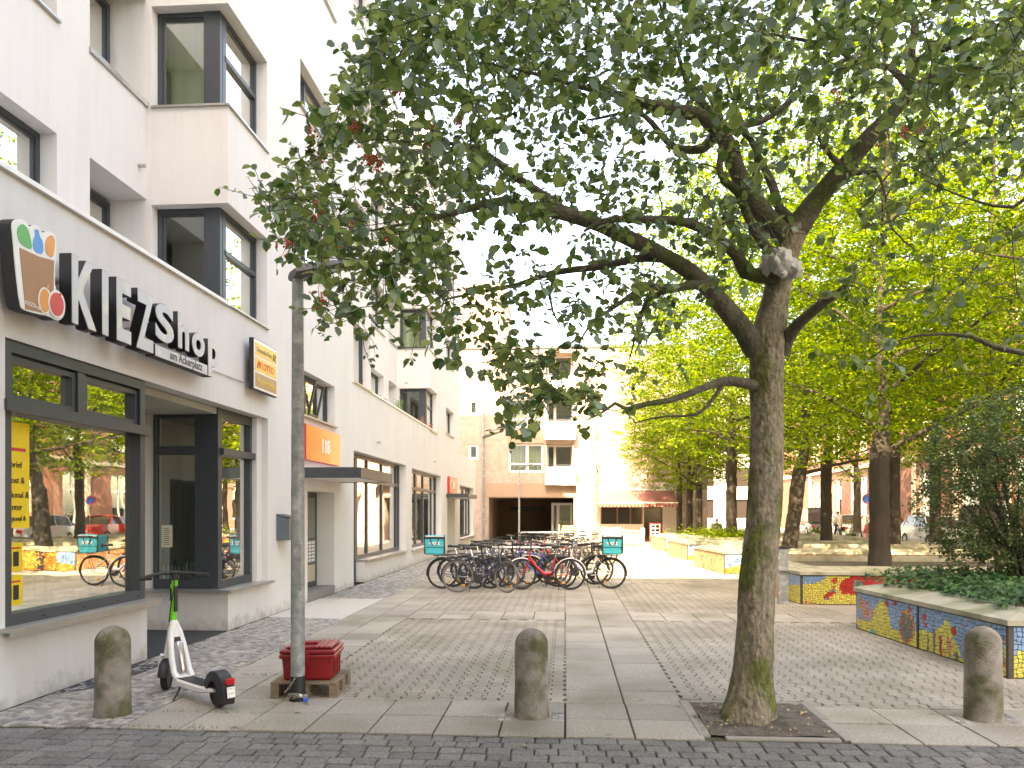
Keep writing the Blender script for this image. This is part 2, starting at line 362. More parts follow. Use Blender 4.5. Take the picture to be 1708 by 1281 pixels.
for (y0,y1) in BY:
    for r_,(a,b) in enumerate(((y0,(y0+y1)/2),((y0+y1)/2,y1))):
        x=-2.53; 
        while x<12:
            wd=.505 if x<0 else .525
            if not(y0>6 and 0<=x<1.0): 
                if not(-.55<x<-.05 and y0<6 and r_==0 and False): slab(x,x+wd,a,b)
            x+=wd
            if abs(x)<.03: x=0
struct(sl,'pavement_slabs',M['slab'])
bn=MB(); PL=.20; am=.019; gp=.0055
def bones(xa,xb,ya,yb):
    nc=round((xb-xa)/.150); PW=(xb-xa)/nc; off=xa
    for c in range(nc):
        cx=off+(c+.5)*PW; y=ya-(PL/2 if c%2 else 0)
        while y<yb:
            cy=y+PL/2; y+=PL
            if cy-PL/2<ya-.001 or cy+PL/2>yb+.02: 
                if cy-PL/2<ya-.001: stone(bn,rect(cx-PW/2+gp,cx+PW/2-gp,ya+.003,cy+PL/2-.003),-.002,.003)
                continue
            w_=PW/2-gp; h=PL/2-.0005
            prof=[(-h,w_+am),(-.066,w_+am),(-.034,w_-am),(.034,w_-am),(.066,w_+am),(h,w_+am)]
            poly=[(cx+p,cy+q) for q,p in prof]+[(cx-p,cy+q) for q,p in reversed(prof)]
            if PIT[0]-.12<cx<PIT[1]+.12 and cy<PIT[3]+.12: continue
            stone(bn,poly,rnd.uniform(-.0012,.0008),.0032,.018,rnd.uniform(-.005,.005),rnd.uniform(-.004,.004))
ys=[(6.95,12.26),(13.22,18.65),(19.6,25.2)]
for a,b in ys:
    bones(-2.53,0,a,b); bones(1.05,6.0 if a<13 else 4.6,a,b)
struct(bn,'interlocking_paving',M['bone'])
g=MB(); 
for x0,x1,y0,y1 in ((6.0,30,5.9,8.3),(4.6,12,13.22,25.2),(6,12,8,12.3),(1.06,30,26.2,60),(-2.52,-.01,26.2,46),(12,30,5.9,26.3)): g.face([(x0,y0,-.006),(x1,y0,-.006),(x1,y1,-.006),(x0,y1,-.006)])
struct(g,'plaza',M['plaza'])
# small cobbles along the wall
cb=MB()
def cobbles(x0,x1,y0,y1,s=.062):
    ny=int((y1-y0)/s); nx=int((x1-x0)/s); sx=(x1-x0)/nx; sy=(y1-y0)/ny
    P={}
    for i in range(nx+1):
        for j in range(ny+1):
            jx=rnd.uniform(-.12,.12)*sx if 0<i<nx else 0; jy=rnd.uniform(-.12,.12)*sy if 0<j<ny else 0
            P[i,j]=(x0+i*sx+jx, y0+j*sy+jy+.02*math.sin(i*.9+j*.13))
    for i in range(nx):
        for j in range(ny):
            q=[P[i,j],P[i+1,j],P[i+1,j+1],P[i,j+1]]; cx=sum(p[0] for p in q)/4; cy=sum(p[1] for p in q)/4; k=.885
            stone(cb,[(cx+(p[0]-cx)*k,cy+(p[1]-cy)*k) for p in q],rnd.uniform(-.003,.002),.006,.02,rnd.uniform(-.035,.035),rnd.uniform(-.035,.035))
cobbles(-4.79,-3.52,5.92,8.66); cobbles(-4.79,-3.52,8.66,12.15); cobbles(-4.79,-3.52,15.0,24,.075); cobbles(-4.79,-3.52,24,34,.10)
struct(cb,'wall_side_cobbles',M['cobble'])
g=MB(); stone(g,[(-4.79,12.27),(-3.53,12.17),(-3.53,14.95),(-4.79,14.95)],.002,.01,.03); struct(g,'concrete_threshold',plain('light_concrete',(.46,.44,.40),.9,bump=.3,bscale=90))
g=MB(); g.face([(-4.79,6.9,-.001),(-4.45,7.3,.001),(-4.45,8.5,.001),(-4.79,8.66,-.001)]); 
g.face([(-6.1,8.66,.001),(-4.8,8.66,.001),(-4.8,10.8,.001),(-6.1,10.8,.001)]); 
struct(g,'asphalt_strip',plain('dark_mat',(.045,.047,.05),.95,bump=.5,bscale=200))
# dark street setts in the foreground
st=MB(); y=5.885; row=0
while y>1.6:
    rh=rnd.uniform(.135,.155); x=-5.2-rnd.uniform(0,.1)
    while x<6.2:
        wd=rnd.choice((.17,.175,.18,.26 if row%3==0 else .165))
        q=rect(x+.005,x+wd-.005,y-rh+.005,y-.005); q=[(a+rnd.uniform(-.004,.004),b+rnd.uniform(-.004,.004)) for a,b in q]
        stone(st,q,rnd.uniform(-.012,-.004),.008,.02,rnd.uniform(-.02,.02),rnd.uniform(-.02,.02)); x+=wd
    y-=rh; row+=1
struct(st,'street_setts',M['setts'])
# tree pit
g=MB(); n=14
def soilz(x,y): return .004+.022*noise.noise(Vector((x*3,y*3,0)))+.01*noise.noise(Vector((x*13,y*13,1)))+.03*max(0,1-math.hypot(x-1.52,y-6.5)/.45)
for i in range(n*2):
    for j in range(n*2):
        xs=[PIT[0]+(PIT[1]-PIT[0])*k/(2*n) for k in (i,i+1)]; yy=[PIT[2]+(PIT[3]-PIT[2])*k/(2*n) for k in (j,j+1)]
        g.face([(xs[0],yy[0],soilz(xs[0],yy[0])),(xs[1],yy[0],soilz(xs[1],yy[0])),(xs[1],yy[1],soilz(xs[1],yy[1])),(xs[0],yy[1],soilz(xs[0],yy[1]))])
struct(g,'tree_pit_soil',M['soil'],smooth=True)
g=MB()
for a,b,c,d in ((PIT[0]-.085,PIT[0],6.0,6.55),(PIT[0]-.085,PIT[0],6.56,7.1),(PIT[1],PIT[1]+.085,5.95,6.5),(PIT[1],PIT[1]+.085,6.51,7.1),(PIT[0]+.1,PIT[1]-.02,5.93,5.99),(PIT[0],PIT[1],7.025,7.10)): g.bbox(a,b,c,d,-.05,.006,.008)
struct(g,'tree_pit_kerb',plain('kerb_concrete',(.27,.25,.215),.9,bump=.5,bscale=120,island=.1))
# litter: fallen leaves, gravel
lt=MB()
for i in range(330):
    x=rnd.uniform(-4.6,6); y=rnd.uniform(4.4,13); s_=rnd.uniform(.006,.032)
    if i<60: x=rnd.uniform(PIT[0],PIT[1]); y=rnd.uniform(PIT[2],PIT[3])
    if i in range(60,110): x=4.35+rnd.uniform(-.35,0); y=rnd.uniform(7,12); a=rnd.uniform(0,6.3)
    if PIT[0]<x<PIT[1] and y<PIT[3]: z=.03
    else: z=.006
    T=lambda u,v,w_:(x+(u*math.cos(a)-v*math.sin(a))*s_,y+(u*math.sin(a)+v*math.cos(a))*s_,z+w_*s_)
    lt.face([T(-1,0,0),T(-.3,-.5,.15),T(.8,-.3,.05),T(1.1,.1,.25)]); lt.face([T(-1,0,0),T(1.1,.1,.25),T(.5,.5,.3),T(-.4,.45,.2)])
tag(lt.build('fallen_leaves',mat('dry_leaf',(.30,.22,.11),.8,.3,4,island=.5)),'dry brown leaves scattered over the paving','leaf litter',kind='stuff')

# pebbles and sticks on the bare soil, weeds in the joints along the wall
x=MB()
for i in range(150):
    a=rnd.uniform(PIT[0]+.03,PIT[1]-.03); b=rnd.uniform(PIT[2]+.03,PIT[3]-.03); x.ball((a,b,soilz(a,b)),rnd.uniform(.004,.012),5,4,.6)
for i in range(26):
    a=rnd.uniform(PIT[0]+.05,PIT[1]-.15); b=rnd.uniform(PIT[2]+.05,PIT[3]-.1); an=rnd.uniform(0,3); L_=rnd.uniform(.04,.16); x.tube([(a,b,soilz(a,b)+.006),(a+L_*.5*math.cos(an),b+L_*.5*math.sin(an),soilz(a,b)+.012),(a+L_*math.cos(an+.3),b+L_*math.sin(an+.3),soilz(a,b)+.006)],.0025,4)
tag(x.build('pit_debris',plain('debris',(.20,.16,.12),.9,island=.5)),'pebbles and dry sticks on the bare soil around the big trunk','debris',kind='stuff')
x=MB()
for i in range(420):
    r_=rnd.random()
    if r_<.45: a=-4.77+abs(rnd.gauss(0,.03)); b=rnd.choice((7.9,9.9,11.0,11.6,12.1,15.3,17.0,20.0))+rnd.gauss(0,.10)+(.9 if a<0 and False else 0)
    elif r_<.7: a=rnd.uniform(-3.55,-2.5); b=rnd.choice((5.93,6.4,7.9,9.2))+rnd.gauss(0,.02)
    elif r_<.85: a=-2.53+rnd.gauss(0,.01); b=rnd.uniform(7,12)
    else: a=rnd.uniform(PIT[0]-.05,PIT[0]+.06); b=rnd.uniform(6,6.6)
    h=rnd.uniform(.008,.035); dx=rnd.uniform(-.02,.02); dy=rnd.uniform(-.02,.02); x.face([(a-.003,b,0),(a+.004,b,0),(a+dx,b+dy,h)]); x.face([(a,b-.003,0),(a,b+.004,0),(a-dy,b+dx,h*.8)])
tag(x.build('weeds',plain('weed_green',(.10,.17,.04),.7,island=.4)),'small green weeds and moss growing in the paving joints','weeds',kind='stuff')

# ---------------------------------------------------------------- the white apartment building
FX=-4.8; SX=-6.0; Z0=4.62; ST=2.85; NF=4; ZT=Z0+ST*NF
bld=thing('apartment_building','long white rendered apartment block with shops, bay windows and terraces along the plaza','building',(0,0,0))
wm=MB()
holes=[(6.38,12.31,0,3.2,.1,'bl'),(14.25,15.93,0,2.09,.45,'b'),(13.85,15.98,3.47,4.3,.25),(17.43,23.28,0,3.09,.3,'b'),(24.16,29.96,.5,3.06,.3),(31.5,33.7,0,2.3,.6,'b'),(35.3,40.6,.45,2.9,.3)]
panel(wm,fx(FX),-3,34.9,0,Z0,holes[:6]); panel(wm,fx(FX),34.9,41.5,0,4.36,[holes[6]])
wm.face([(FX,41.5,0),(-9,41.5,0),(-9,41.5,4.36),(FX,41.5,4.36)]); wm.face([(FX,34.9,4.36),(FX,41.5,4.36),(-9,41.5,4.36),(-9,34.9,4.36)])
wm.face([(FX,-3,0),(-16,-3,0),(-16,-3,ZT),(FX,-3,ZT)])
# shop window parapet and left reveal, bay parapet
wm.box(FX-.30,FX-.002,6.2,8.66,0,.66); wm.face([(FX,6.38,.0),(FX,6.38,3.2),(FX-.2,6.38,3.2),(FX-.2,6.38,0)])
wm.box(-6.1,FX-.0,10.81,12.31,0,.545)
wm.box(FX-.34,FX-.10,12.10,12.308,.56,3.2)           # reveal end of the bay
wm.box(-6.12,-5.94,10.9,11.1,.56,3.2); 
wm.face([(FX-.1,6.3,3.2),(FX-.1,12.31,3.2),(-6.2,12.31,3.2),(-6.2,6.3,3.2)])
wm.box(-6.3,-6.12,8.62,8.78,0,3.2); wm.box(-5.2,FX-.105,8.66,8.70,0,3.2)
wm.box(FX-.3,FX-.001,18.42,23.27,0,.5)
# upper floors
up=[]; 
for k in range(NF):
    z=Z0+ST*k
    up+= [(10.81,12.28,z+.04,z+1.48,.26,'ltb')]
    up+= [(17.4,18.93,z+.04,z+1.42,.28)]
    up+= [(27.5,28.97,z+.04,z+1.48,.26,'ltb')]
    for q_ in (10.81,27.5):
        for zz in (z+.04,z+1.48): wm.face([(FX,q_+.26,zz),(FX,q_+1.47,zz),(FX-.26,q_+1.47,zz),(FX-.26,q_+.26,zz)])
    if k<3: up+=[(13.85,15.95,6.24+2.84*k,7.10+2.84*k,.25)]
    up+=[(31.2,33.3,z+.25,z+1.3,.25)]
panel(wm,fx(FX),10.81,19.0,Z0,ZT,[h for h in up if h[0]<19]); panel(wm,fx(FX),27.5,35.1,Z0,ZT,[h for h in up if h[0]>19])
wm.face([(FX,35.1,Z0-.3),(-9,35.1,Z0-.3),(-9,35.1,ZT),(FX,35.1,ZT)]); wm.face([(FX,19,Z0),(SX,19,Z0),(SX,19,ZT),(FX,19,ZT)])
for (ya,yb,off) in ((-3,10.81,0),(19.0,27.5,16.7)):
    hs=[]
    for k in range(NF):
        z=Z0+ST*k
        hs+=[(6.3+off,8.83+off,z+.05,z+1.55,.3),(9.47+off,10.81+off,(z if k==0 else z+.03),z+1.56,.62,'r')]
        if off: hs+=[(20.6,22.35,z+.05,z+1.5,.3)]
        else: hs+=[(2.8,5.0,z+.05,z+1.5,.3)]
    panel(wm,fx(SX),ya,yb,Z0,ZT,hs)
    for k in range(NF):
        z=Z0+ST*k; wm.face([(SX-.62,9.47+off,z),(SX-.62,10.81+off,z),(SX-.62,10.81+off,z+1.56),(SX-.62,9.47+off,z+1.56)])
    Yb=yb
    ph=[(-5.93,FX,Z0+ST*k+.04,Z0+ST*k+1.48,.26,'r') for k in range(NF)]
    panel(wm,fy(Yb),SX-.62,FX,Z0,ZT,ph)
    wm.face([(FX,ya,Z0),(SX,ya,Z0),(SX,yb,Z0),(FX,yb,Z0)])    # terrace floor
for ra,rb,rx_ in ((-3,10.81,SX),(10.81,19,FX),(19,27.5,SX),(27.5,35.1,FX)): wm.face([(rx_,ra,ZT),(rx_,rb,ZT),(-16,rb,ZT),(-16,ra,ZT)])
wm.face([(-16,-3,0),(-16,35.1,0),(-16,35.1,ZT),(-16,-3,ZT)])
wm.face([(-9,-3,0),(-9,35.1,0),(-9,35.1,ZT),(-9,-3,ZT)])
wm.box(-9,FX-.1,12.33,12.5,0,3.2)
wm.build('wall',M['stucco'],bld)
cp=MB()
def capbox(x0,x1,y0,y1,z,h=.045): cp.box(x0,x1,y0,y1,z,z+h)
capbox(FX-.03,FX+.045,-3,10.80,Z0+.002); capbox(FX-.03,FX+.03,17.3,27.5,Z0+.002)
cp.build('parapet_cap',M['capw'],bld)
class _SP:
    def box(self,*a): x_=MB(); x_.box(*a); x_.build('window_sill',M['steel'],bld)
sp=_SP()
for k in range(NF):
    z=Z0+ST*k
    for off in (0,16.7):
        Y=10.81+off
        sp.box(-5.93,FX+.04,Y-.04,Y+.24,z+.012,z+.04) ; sp.box(FX-.26,FX+.04,Y+.242,Y+1.50,z+.012,z+.039)
        sp.box(SX-.03,SX+.05,6.25+off,8.86+off,z+.02,z+.05)
        if k: sp.box(SX-.1,SX+.035,9.45+off,10.80+off,z+.03,z+.10)
        if off: sp.box(FX-.03,FX+.045,27.5,29.0,z-.04,z+.004)
    sp.box(FX-.26,FX+.05,17.38,19.03,z+.015,z+.042)
    if k<3: sp.box(FX-.22,FX+.06,13.82,15.99,6.21+2.84*k,6.243+2.84*k)
    sp.box(FX-.22,FX+.05,31.17,33.33,z+.22,z+.252)
sp.box(FX-.22,FX+.07,13.80,16.02,3.44,3.473)
sp.box(FX-.22,FX+.14,6.30,8.72,.665,.70); sp.box(FX+.10,FX+.139,6.3,8.72,.63,.664)
sp.box(-6.1,FX+.09,10.70,11.06,.547,.585); sp.box(FX-.25,FX+.09,11.062,12.38,.547,.585)
sp.box(FX-.26,FX+.08,18.40,23.30,.502,.54); sp.box(FX-.26,FX+.08,24.1,30.0,.462,.498); sp.box(FX-.26,FX+.08,35.25,40.65,.412,.448)

tp=MB(); tp.box(FX-.3,FX+.05,10.8,19.05,ZT+.002,ZT+.12); tp.box(FX-.3,FX+.05,27.45,35.15,ZT+.002,ZT+.12); tp.box(SX-.3,SX+.05,-3,10.79,ZT+.002,ZT+.12); tp.box(SX-.3,SX+.05,19.06,27.44,ZT+.002,ZT+.12); tp.build('roof_edge',M['anth'],bld)
# upper windows
for k in range(NF):
    z=Z0+ST*k
    for off in (0,16.7):
        Y=10.81+off
        bk='dark_in' if k==0 else 'curtain'
        # corner windows: front pane, wide corner post, side pane
        o=window(bld,fy(Y+.24),-5.93,-5.06,z+.04,z+1.48,back=bk,bd=.3 if k==0 else .07)
        o2=window(bld,fx(-5.05),Y+.24,Y+1.47,z+.04,z+1.48,tr=(z+.88,),back='curtain',bd=.10)
        cpst=MB(); cpst.box(-5.23,-4.985,Y+.155,Y+.36,z+.041,z+1.479); cpst.build('corner_post',M['anth'],bld)
        window(bld,fx(SX-.28),6.3+off,8.83+off,z+.05,z+1.55,mul=(7.4+off,),tr=(z+.45,),back='curtw',bd=.2)
        window(bld,fx(SX-.60),9.5+off,10.78+off,z+.02,z+1.50,back='dark_in',bd=.1)
    window(bld,fx(SX-.28),20.6,22.35,z+.05,z+1.5,back='curtain',bd=.2)
    window(bld,fx(FX-.26),17.4,18.93,z+.04,z+1.42,mul=(18.0,),back='curtw',bd=.2)
    if k<3: window(bld,fx(FX-.24),13.85,15.95,6.24+2.84*k,7.10+2.84*k,mul=(14.6,),back='curtain',bd=.2)
    window(bld,fx(FX-.24),31.2,33.3,z+.25,z+1.3,back='curtain',bd=.2)
# stair window over the entrance with a tilted sash
o=window(bld,fx(FX-.23),13.85,15.98,3.47,4.3,mul=(14.6,15.3),back='dark_in',bd=.3)
ts=MB(); T=lambda a,b,c:(FX-.16+c+(b-3.55)*.22,a,b)
for a,b,c,d in ((14.68,15.24,3.55,3.60),(14.68,15.24,4.17,4.22),(14.68,14.73,3.60,4.17),(15.19,15.24,3.60,4.17)): ts.hexa([T(a,c,0),T(b,c,0),T(b,c,.04),T(a,c,.04),T(a,d,0),T(b,d,0),T(b,d,.04),T(a,d,.04)])
ts.build('tilted_sash',M['anth'],o)

# --- shop front
o=window(bld,fx(FX-.14),6.385,8.65,.70,3.19,mul=(),tr=(2.62,),fw=.10,ft=.12,glass='glass',back=None,sash=False,name='shop_window')
x=MB(); mapbox(x,fx(FX-.14),7.43,7.55,2.66,3.09,.0,.11)
for a,b in ((6.49,7.42),(7.56,8.54)):
    for q in ((a,b,2.68,2.73),(a,b,3.02,3.07),(a,a+.05,2.73,3.02),(b-.05,b,2.73,3.02)): mapbox(x,fx(FX-.14),*q,.02,.09)
mapbox(x,fx(FX-.14),6.37,8.70,2.57,2.67,.10,.17)
x.build('transom',M['anth'],o)
x=MB()
for yy in (6.9,7.5,8.1,8.5): x.ball((FX-.012,yy,.74),.010,6,4)
x.build('frame_bolts',M['black'],o)
# glazed bay beside the entrance
by=MB()
def bayfront(mb):
    f=fy(10.97)
    for q in ((-5.94,-5.90,.59,3.19),(-5.32,-5.06,.59,3.19)): mapbox(mb,f,*q,0,.09)
    for q in ((-5.90,-5.32,.59,.72),(-5.90,-5.32,2.52,2.64),(-5.90,-5.32,3.05,3.19)): mapbox(mb,f,*q,0,.088)
bayfront(by)
f=fx(-5.07)
for q in ((10.885,11.02,.59,3.19),(12.02,12.10,.59,3.19)): mapbox(by,f,*q,0,.09)
for q in ((11.02,12.02,.59,.70),(11.02,12.02,3.05,3.19)): mapbox(by,f,*q,0,.088)
mapbox(by,f,10.95,12.2,2.52,2.62,.01,.15)
bay=by.build('shop_bay',M['anth'],bld)
x=MB(); mapbox(x,fy(10.97),-5.90,-5.32,.72,2.52,.03,.04); mapbox(x,fy(10.97),-5.90,-5.32,2.64,3.05,.03,.04); x.build('pane',M['glass'],bay)
x=MB(); mapbox(x,fx(-5.07),11.02,12.02,.70,3.05,.03,.04); x.build('pane',M['glass'],bay)
x=MB(); mapbox(x,fx(-5.07),11.44,12.0,.72,2.5,.0,.008); x.build('frosted_film',plain('film',(.50,.53,.48),.5),bay)
x=MB(); mapbox(x,fx(-5.07),11.5,12.0,.72,1.55,.009,.012); x.build('pink_poster',plain('pink',(.62,.30,.28),.6,var=.2,scale=3),bay)
x=MB(); mapbox(x,fx(-5.07),11.56,11.98,.85,1.1,.014,.017); x.build('white_panel',M['white'],bay); text('28.',bay,TX(-5.05,11.77,.975),h=.12,mt=plain('pinktxt',(.7,.35,.3)),bold=.01)
x=MB(); mapbox(x,fy(10.97),-5.84,-5.68,1.18,1.50,.042,.046); nn=x.build('paper_notice',plain('paper',(.55,.55,.40),.8),bay)
x=MB()
for i in range(9): mapbox(x,fy(10.97),-5.81+.01*(i%2),-5.71-.012*(i%3),1.22+i*.028,1.228+i*.028,.047,.0475)
x.build('notice_print',M['black'],nn)
# bottles on the inner sill of the bay
bt=[('blue',(.05,.2,.5)),('green',(.05,.45,.2)),('teal',(.05,.35,.4)),('red',(.6,.1,.08))]
for i in range(15):
    px=-5.88+.038*i+.002*(i%2); ty=11.06+.10*((i*7)%3)*.5
    cn='blue' if 3<i<8 else ('green' if i in(8,9,10,11,12) else ('teal' if i>12 else 'red'))
    hgt=.30 if i>7 else .25
    t=thing('water_bottle','%s from left of the capped bottles behind the bay glass, %s cap'%(['first','second','third','fourth','fifth','sixth','seventh','eighth','ninth','tenth','eleventh','twelfth','thirteenth','fourteenth','last'][i],cn),'bottle',(px,ty,.68),0,'bottles behind the bay glass')
    b_=MB(); b_.lathe([(.015,0),(.017,.01),(.017,hgt*.62),(.007,hgt*.85),(.007,hgt*.93)],10); b_.build('bottle_body',plain('bottle_plastic',(.60,.74,.72),.2),t,smooth=True)
    b_=MB(); b_.lathe([(.010,hgt*.93),(.010,hgt*1.0)],10); b_.build('cap',plain('cap_'+cn,dict(bt)[cn],.4),t)
x=MB(); x.box(-5.95,-5.1,11.0,11.6,.56,.675); x.build('bay_shelf',M['room'],bay)
# shop interior
rm=MB(); rm.box(-8.9,-8.8,6.0,12.3,0,3.2); rm.box(-8.8,-5.15,6.05,6.15,0,3.2); rm.box(-8.9,-5.0,6.1,8.6,0,.1); rm.box(-8.8,-6.2,12.2,12.32,0,3.2)
rm.box(-8.9,-5.0,6.1,12.2,3.1,3.19); rm.build('shop_interior',M['room'],bld)
x=MB(); x.box(-5.75,-5.45,7.22,7.42,.1,3.1); x.box(-5.3,-5.22,8.1,8.2,.75,3.1); x.build('interior_column',M['white'],bld)
def paper(par,name,Y,y1,z0,z1,X,m,lab=None):
    q=MB(); mapbox(q,fx(X),Y,y1,z0,z1,-.006,-.002); o=q.build(name,m,par); 
    return o
YEL=plain('poster_yellow',(.72,.50,.02),.6)
ps=thing('window_poster','tall yellow poster with black writing taped inside the shop window','poster'); 
x=MB(); mapbox(x,fx(FX-.105),6.5,6.83,1.55,2.50,-.004,0); x.build('sheet',YEL,ps)
for i,(s_,zz) in enumerate((('brief',2.12),('Post &',1.98),('national &',1.85),('Inter',1.74),('regional &',1.63))):
    text(s_,ps,TX(FX-.104,6.66,zz),h=.055,mt=M['black'])
x=MB(); mapbox(x,fx(FX-.105),6.55,6.78,2.24,2.27,.0,.002); x.build('red_line',plain('sign_red',(.55,.03,.03),.5),ps)
for i,(a,b) in enumerate(((.86,1.13),(1.16,1.42))):
    ps=thing('window_poster','%s small yellow poster low in the shop window'%('lower' if i==0 else 'upper'),'poster')
    x=MB(); mapbox(x,fx(FX-.105),6.5,6.74,a,b,-.004,0); x.build('sheet',YEL,ps)
    x=MB(); mapbox(x,fx(FX-.105),6.53,6.60,a+.06,a+.16,0,.002); mapbox(x,fx(FX-.105),6.62,6.69,a+.05,a+.18,0,.002); x.build('pictogram',M['black'],ps)
    x=MB(); mapbox(x,fx(FX-.105),6.53,6.71,a+.205,a+.22,0,.002); x.build('red_line',M['sign_red'],ps)
t=thing('copier','white office copier standing behind the shop window','machine',(-5.5,7.1,.1))
x=MB(); x.bbox(-.28,.28,-.3,.3,0,.72,.02); x.build('cabinet',M['white'],t)
x=MB(); x.bbox(-.26,.26,-.28,.28,.74,1.0,.03); x.box(-.20,.2,.30,.44,.62,.66); x.build('scanner',plain('copier_grey',(.5,.5,.48),.5),t)
x=MB(); x.box(.282,.286,-.25,.25,.1,.28); x.box(.282,.286,-.25,.25,.31,.49); x.build('paper_drawer',plain('copier_grey',(.5,.5,.48)),t)
for i,yy in enumerate((6.9,8.0,9.6,11.3)):
    t=thing('shop_shelf',['first grey shelf rack inside the shop, nearest the left edge of the big window','grey shelf rack inside the shop behind the middle of the big window','grey shelf rack inside the shop behind the entrance','grey shelf rack inside the shop seen through the bay glass'][i],'shelf',(-8.3,yy,.1))
    x=MB(); 
    for z in (0,.5,1,1.5,2.0): x.box(-.2,.2,-.5,.5,z,z+.03)
    x.box(-.22,-.2,-.5,.5,0,2.2); x.build('shelf_frame',M['room'],t)
    x=MB()
    for z in (0,.5,1,1.5):
        for q in range(9): x.box(-.15,.15,-.47+q*.105,-.39+q*.105,z+.03,z+.03+rnd.uniform(.15,.36))
    x.build('packets',mat('packets%d'%i,(.35,.25,.15),.6,.1,3,island=.8),t)
# entrance niche: glass door
o=window(bld,fx(-6.15),8.80,10.2,.02,2.2,mul=(9.5,),fw=.08,glass='glass',back=None,name='shop_door',sash=False)
x=MB(); x.box(-6.25,-6.1,10.2,10.9,0,3.2); x.box(-6.25,-6.12,8.78,10.2,2.2,3.2); x.build('door_surround',M['stucco'],bld)
x=MB(); x.lathe([(.14,3.12),(.15,3.14),(.15,3.19)],20,(-5.35,9.6,0)); x.build('ceiling_lamp',M['white'],bld,smooth=True)
# --- entrance 118
x=MB(); x.box(FX-.43,FX-.36,14.25,15.9,.17,2.09); dr=x.build('entrance_door',M['anth'],bld)
x=MB(); x.box(FX-.358,FX-.352,15.05,15.75,1.15,1.98); x.box(FX-.358,FX-.352,14.4,14.95,.5,1.98); x.build('pane',M['glass'],dr)
x=MB(); x.box(FX-.358,FX-.348,15.1,15.75,.28,.62); x.build('door_panel',plain('beige_panel',(.45,.40,.30),.5),dr)
x=MB(); x.box(FX-.357,FX-.34,15.1,15.75,.66,1.12); bp=x.build('letterbox_panel',plain('grey_panel',(.22,.23,.23),.5),dr)
x=MB()
for i in range(6):
    for j in range(3): x.box(FX-.339,FX-.336,15.13+j*.2,15.28+j*.2,.69+i*.07,.735+i*.07)
x.build('name_plates',M['white'],bp)
x=MB(); x.bbox(-5.25,FX+.02,14.26,15.92,.0,.165,.01); x.build('door_step',plain('step_stone',(.2,.19,.18),.9),bld)
def canopy(y0,y1,Xo,z0,z1):
    x=MB(); x.box(FX,Xo,y0,y0+.12,z0,z1); x.box(Xo-.10,Xo,y0+.121,y1,z0,z1); x.box(FX,Xo,y1+.001,y1+.12,z0,z1); o=x.build('canopy',M['anth'],bld)
    x=MB(); x.box(FX,Xo-.105,y0+.125,y1-.01,z0+.01,z0+.04); x.build('canopy_panel',M['white'],o)
    x=MB(); x.ball((Xo-.1,y0-.005,(z0+z1)/2),.022,8,5); x.build('canopy_bolt',M['black'],o)
canopy(13.85,16.3,-3.68,2.31,2.50); canopy(31.2,34.2,-3.9,2.26,2.42)
def numsign(s_,y0,y1,z0,z1,lab):
    t=thing('house_number_sign',lab,'sign',(FX,(y0+y1)/2,z0)); h=(y1-y0)/2; H_=z1-z0
    x=MB(); x.bbox(0,.10,-h,h,0,H_,.004); x.build('sign_box',plain('sign_side_red',(.55,.02,.04),.4),t)
    x=MB(); x.box(.101,.106,-h+.01,h-.01,.01,H_-.01); x.build('sign_face',plain('sign_orange',(.82,.27,.08),.18,var=.15,scale=1.5,coat=.5),t)
    text(s_,t,lambda a,b,c:(.107+c,.1+a,H_/2+b),h=H_*.42,mt=M['white'],bold=.03)
numsign('118',13.86,16.03,2.64,3.30,'large orange sign with white house number 118 over the entrance canopy')
numsign('117',31.5,33.8,2.43,3.13,'small far red sign with house number 117 further down the facade')
M['sign_orange'].node_tree.nodes['Principled BSDF'].inputs['Roughness'].default_value=.15
# --- window groups further along
o=window(bld,fx(FX-.28),17.43,18.40,.02,3.09,mul=(),tr=(2.45,),fw=.1,glass='glass',back=None,sash=False,name='shop_door')
o=window(bld,fx(FX-.28),18.42,23.28,.54,3.09,mul=(19.5,21.1,22.9),tr=(2.47,),fw=.1,glass='glass',back=None,sash=False,name='shop_window')
o=window(bld,fx(FX-.28),24.16,29.96,.5,3.06,mul=(25.9,27.3,29.0),tr=(2.45,),fw=.1,glass='glass',back='dark_in',bd=.8,sash=False,name='shop_window')
o=window(bld,fx(FX-.28),35.3,40.6,.45,2.9,mul=(36.6,38.0,39.4),tr=(2.3,),fw=.1,glass='glass',back='curtw',bd=.6,sash=False,name='shop_window')
x=MB(); x.box(FX-.58,FX-.5,31.5,33.7,0,2.3); x.build('entrance_door',plain('beige_door',(.42,.38,.27),.6),bld)
rm=MB(); rm.box(-8.6,-8.5,17.2,23.4,0,3.2); rm.box(-8.5,-5.1,17.1,17.2,0,3.2); rm.box(-8.5,-5.1,23.4,23.5,0,3.2); rm.box(-8.5,-5.1,17.2,23.4,3.1,3.2); rm.build('shop_interior',M['room'],bld)
# spy lamps on the facade
for (yy,zz) in ((10.55,6.9),(13.1,6.9)): pass
for i,p in enumerate(((231,276,-6.0),(629,737,-4.8),(675,638,-4.8),(723,769,-4.8))):
    q=onwall(*p); x=MB(); x.tube([q,q+Vector((.10,0,-.01))],.028,8); x.build('overflow_spout',M['steel'],bld,smooth=True)
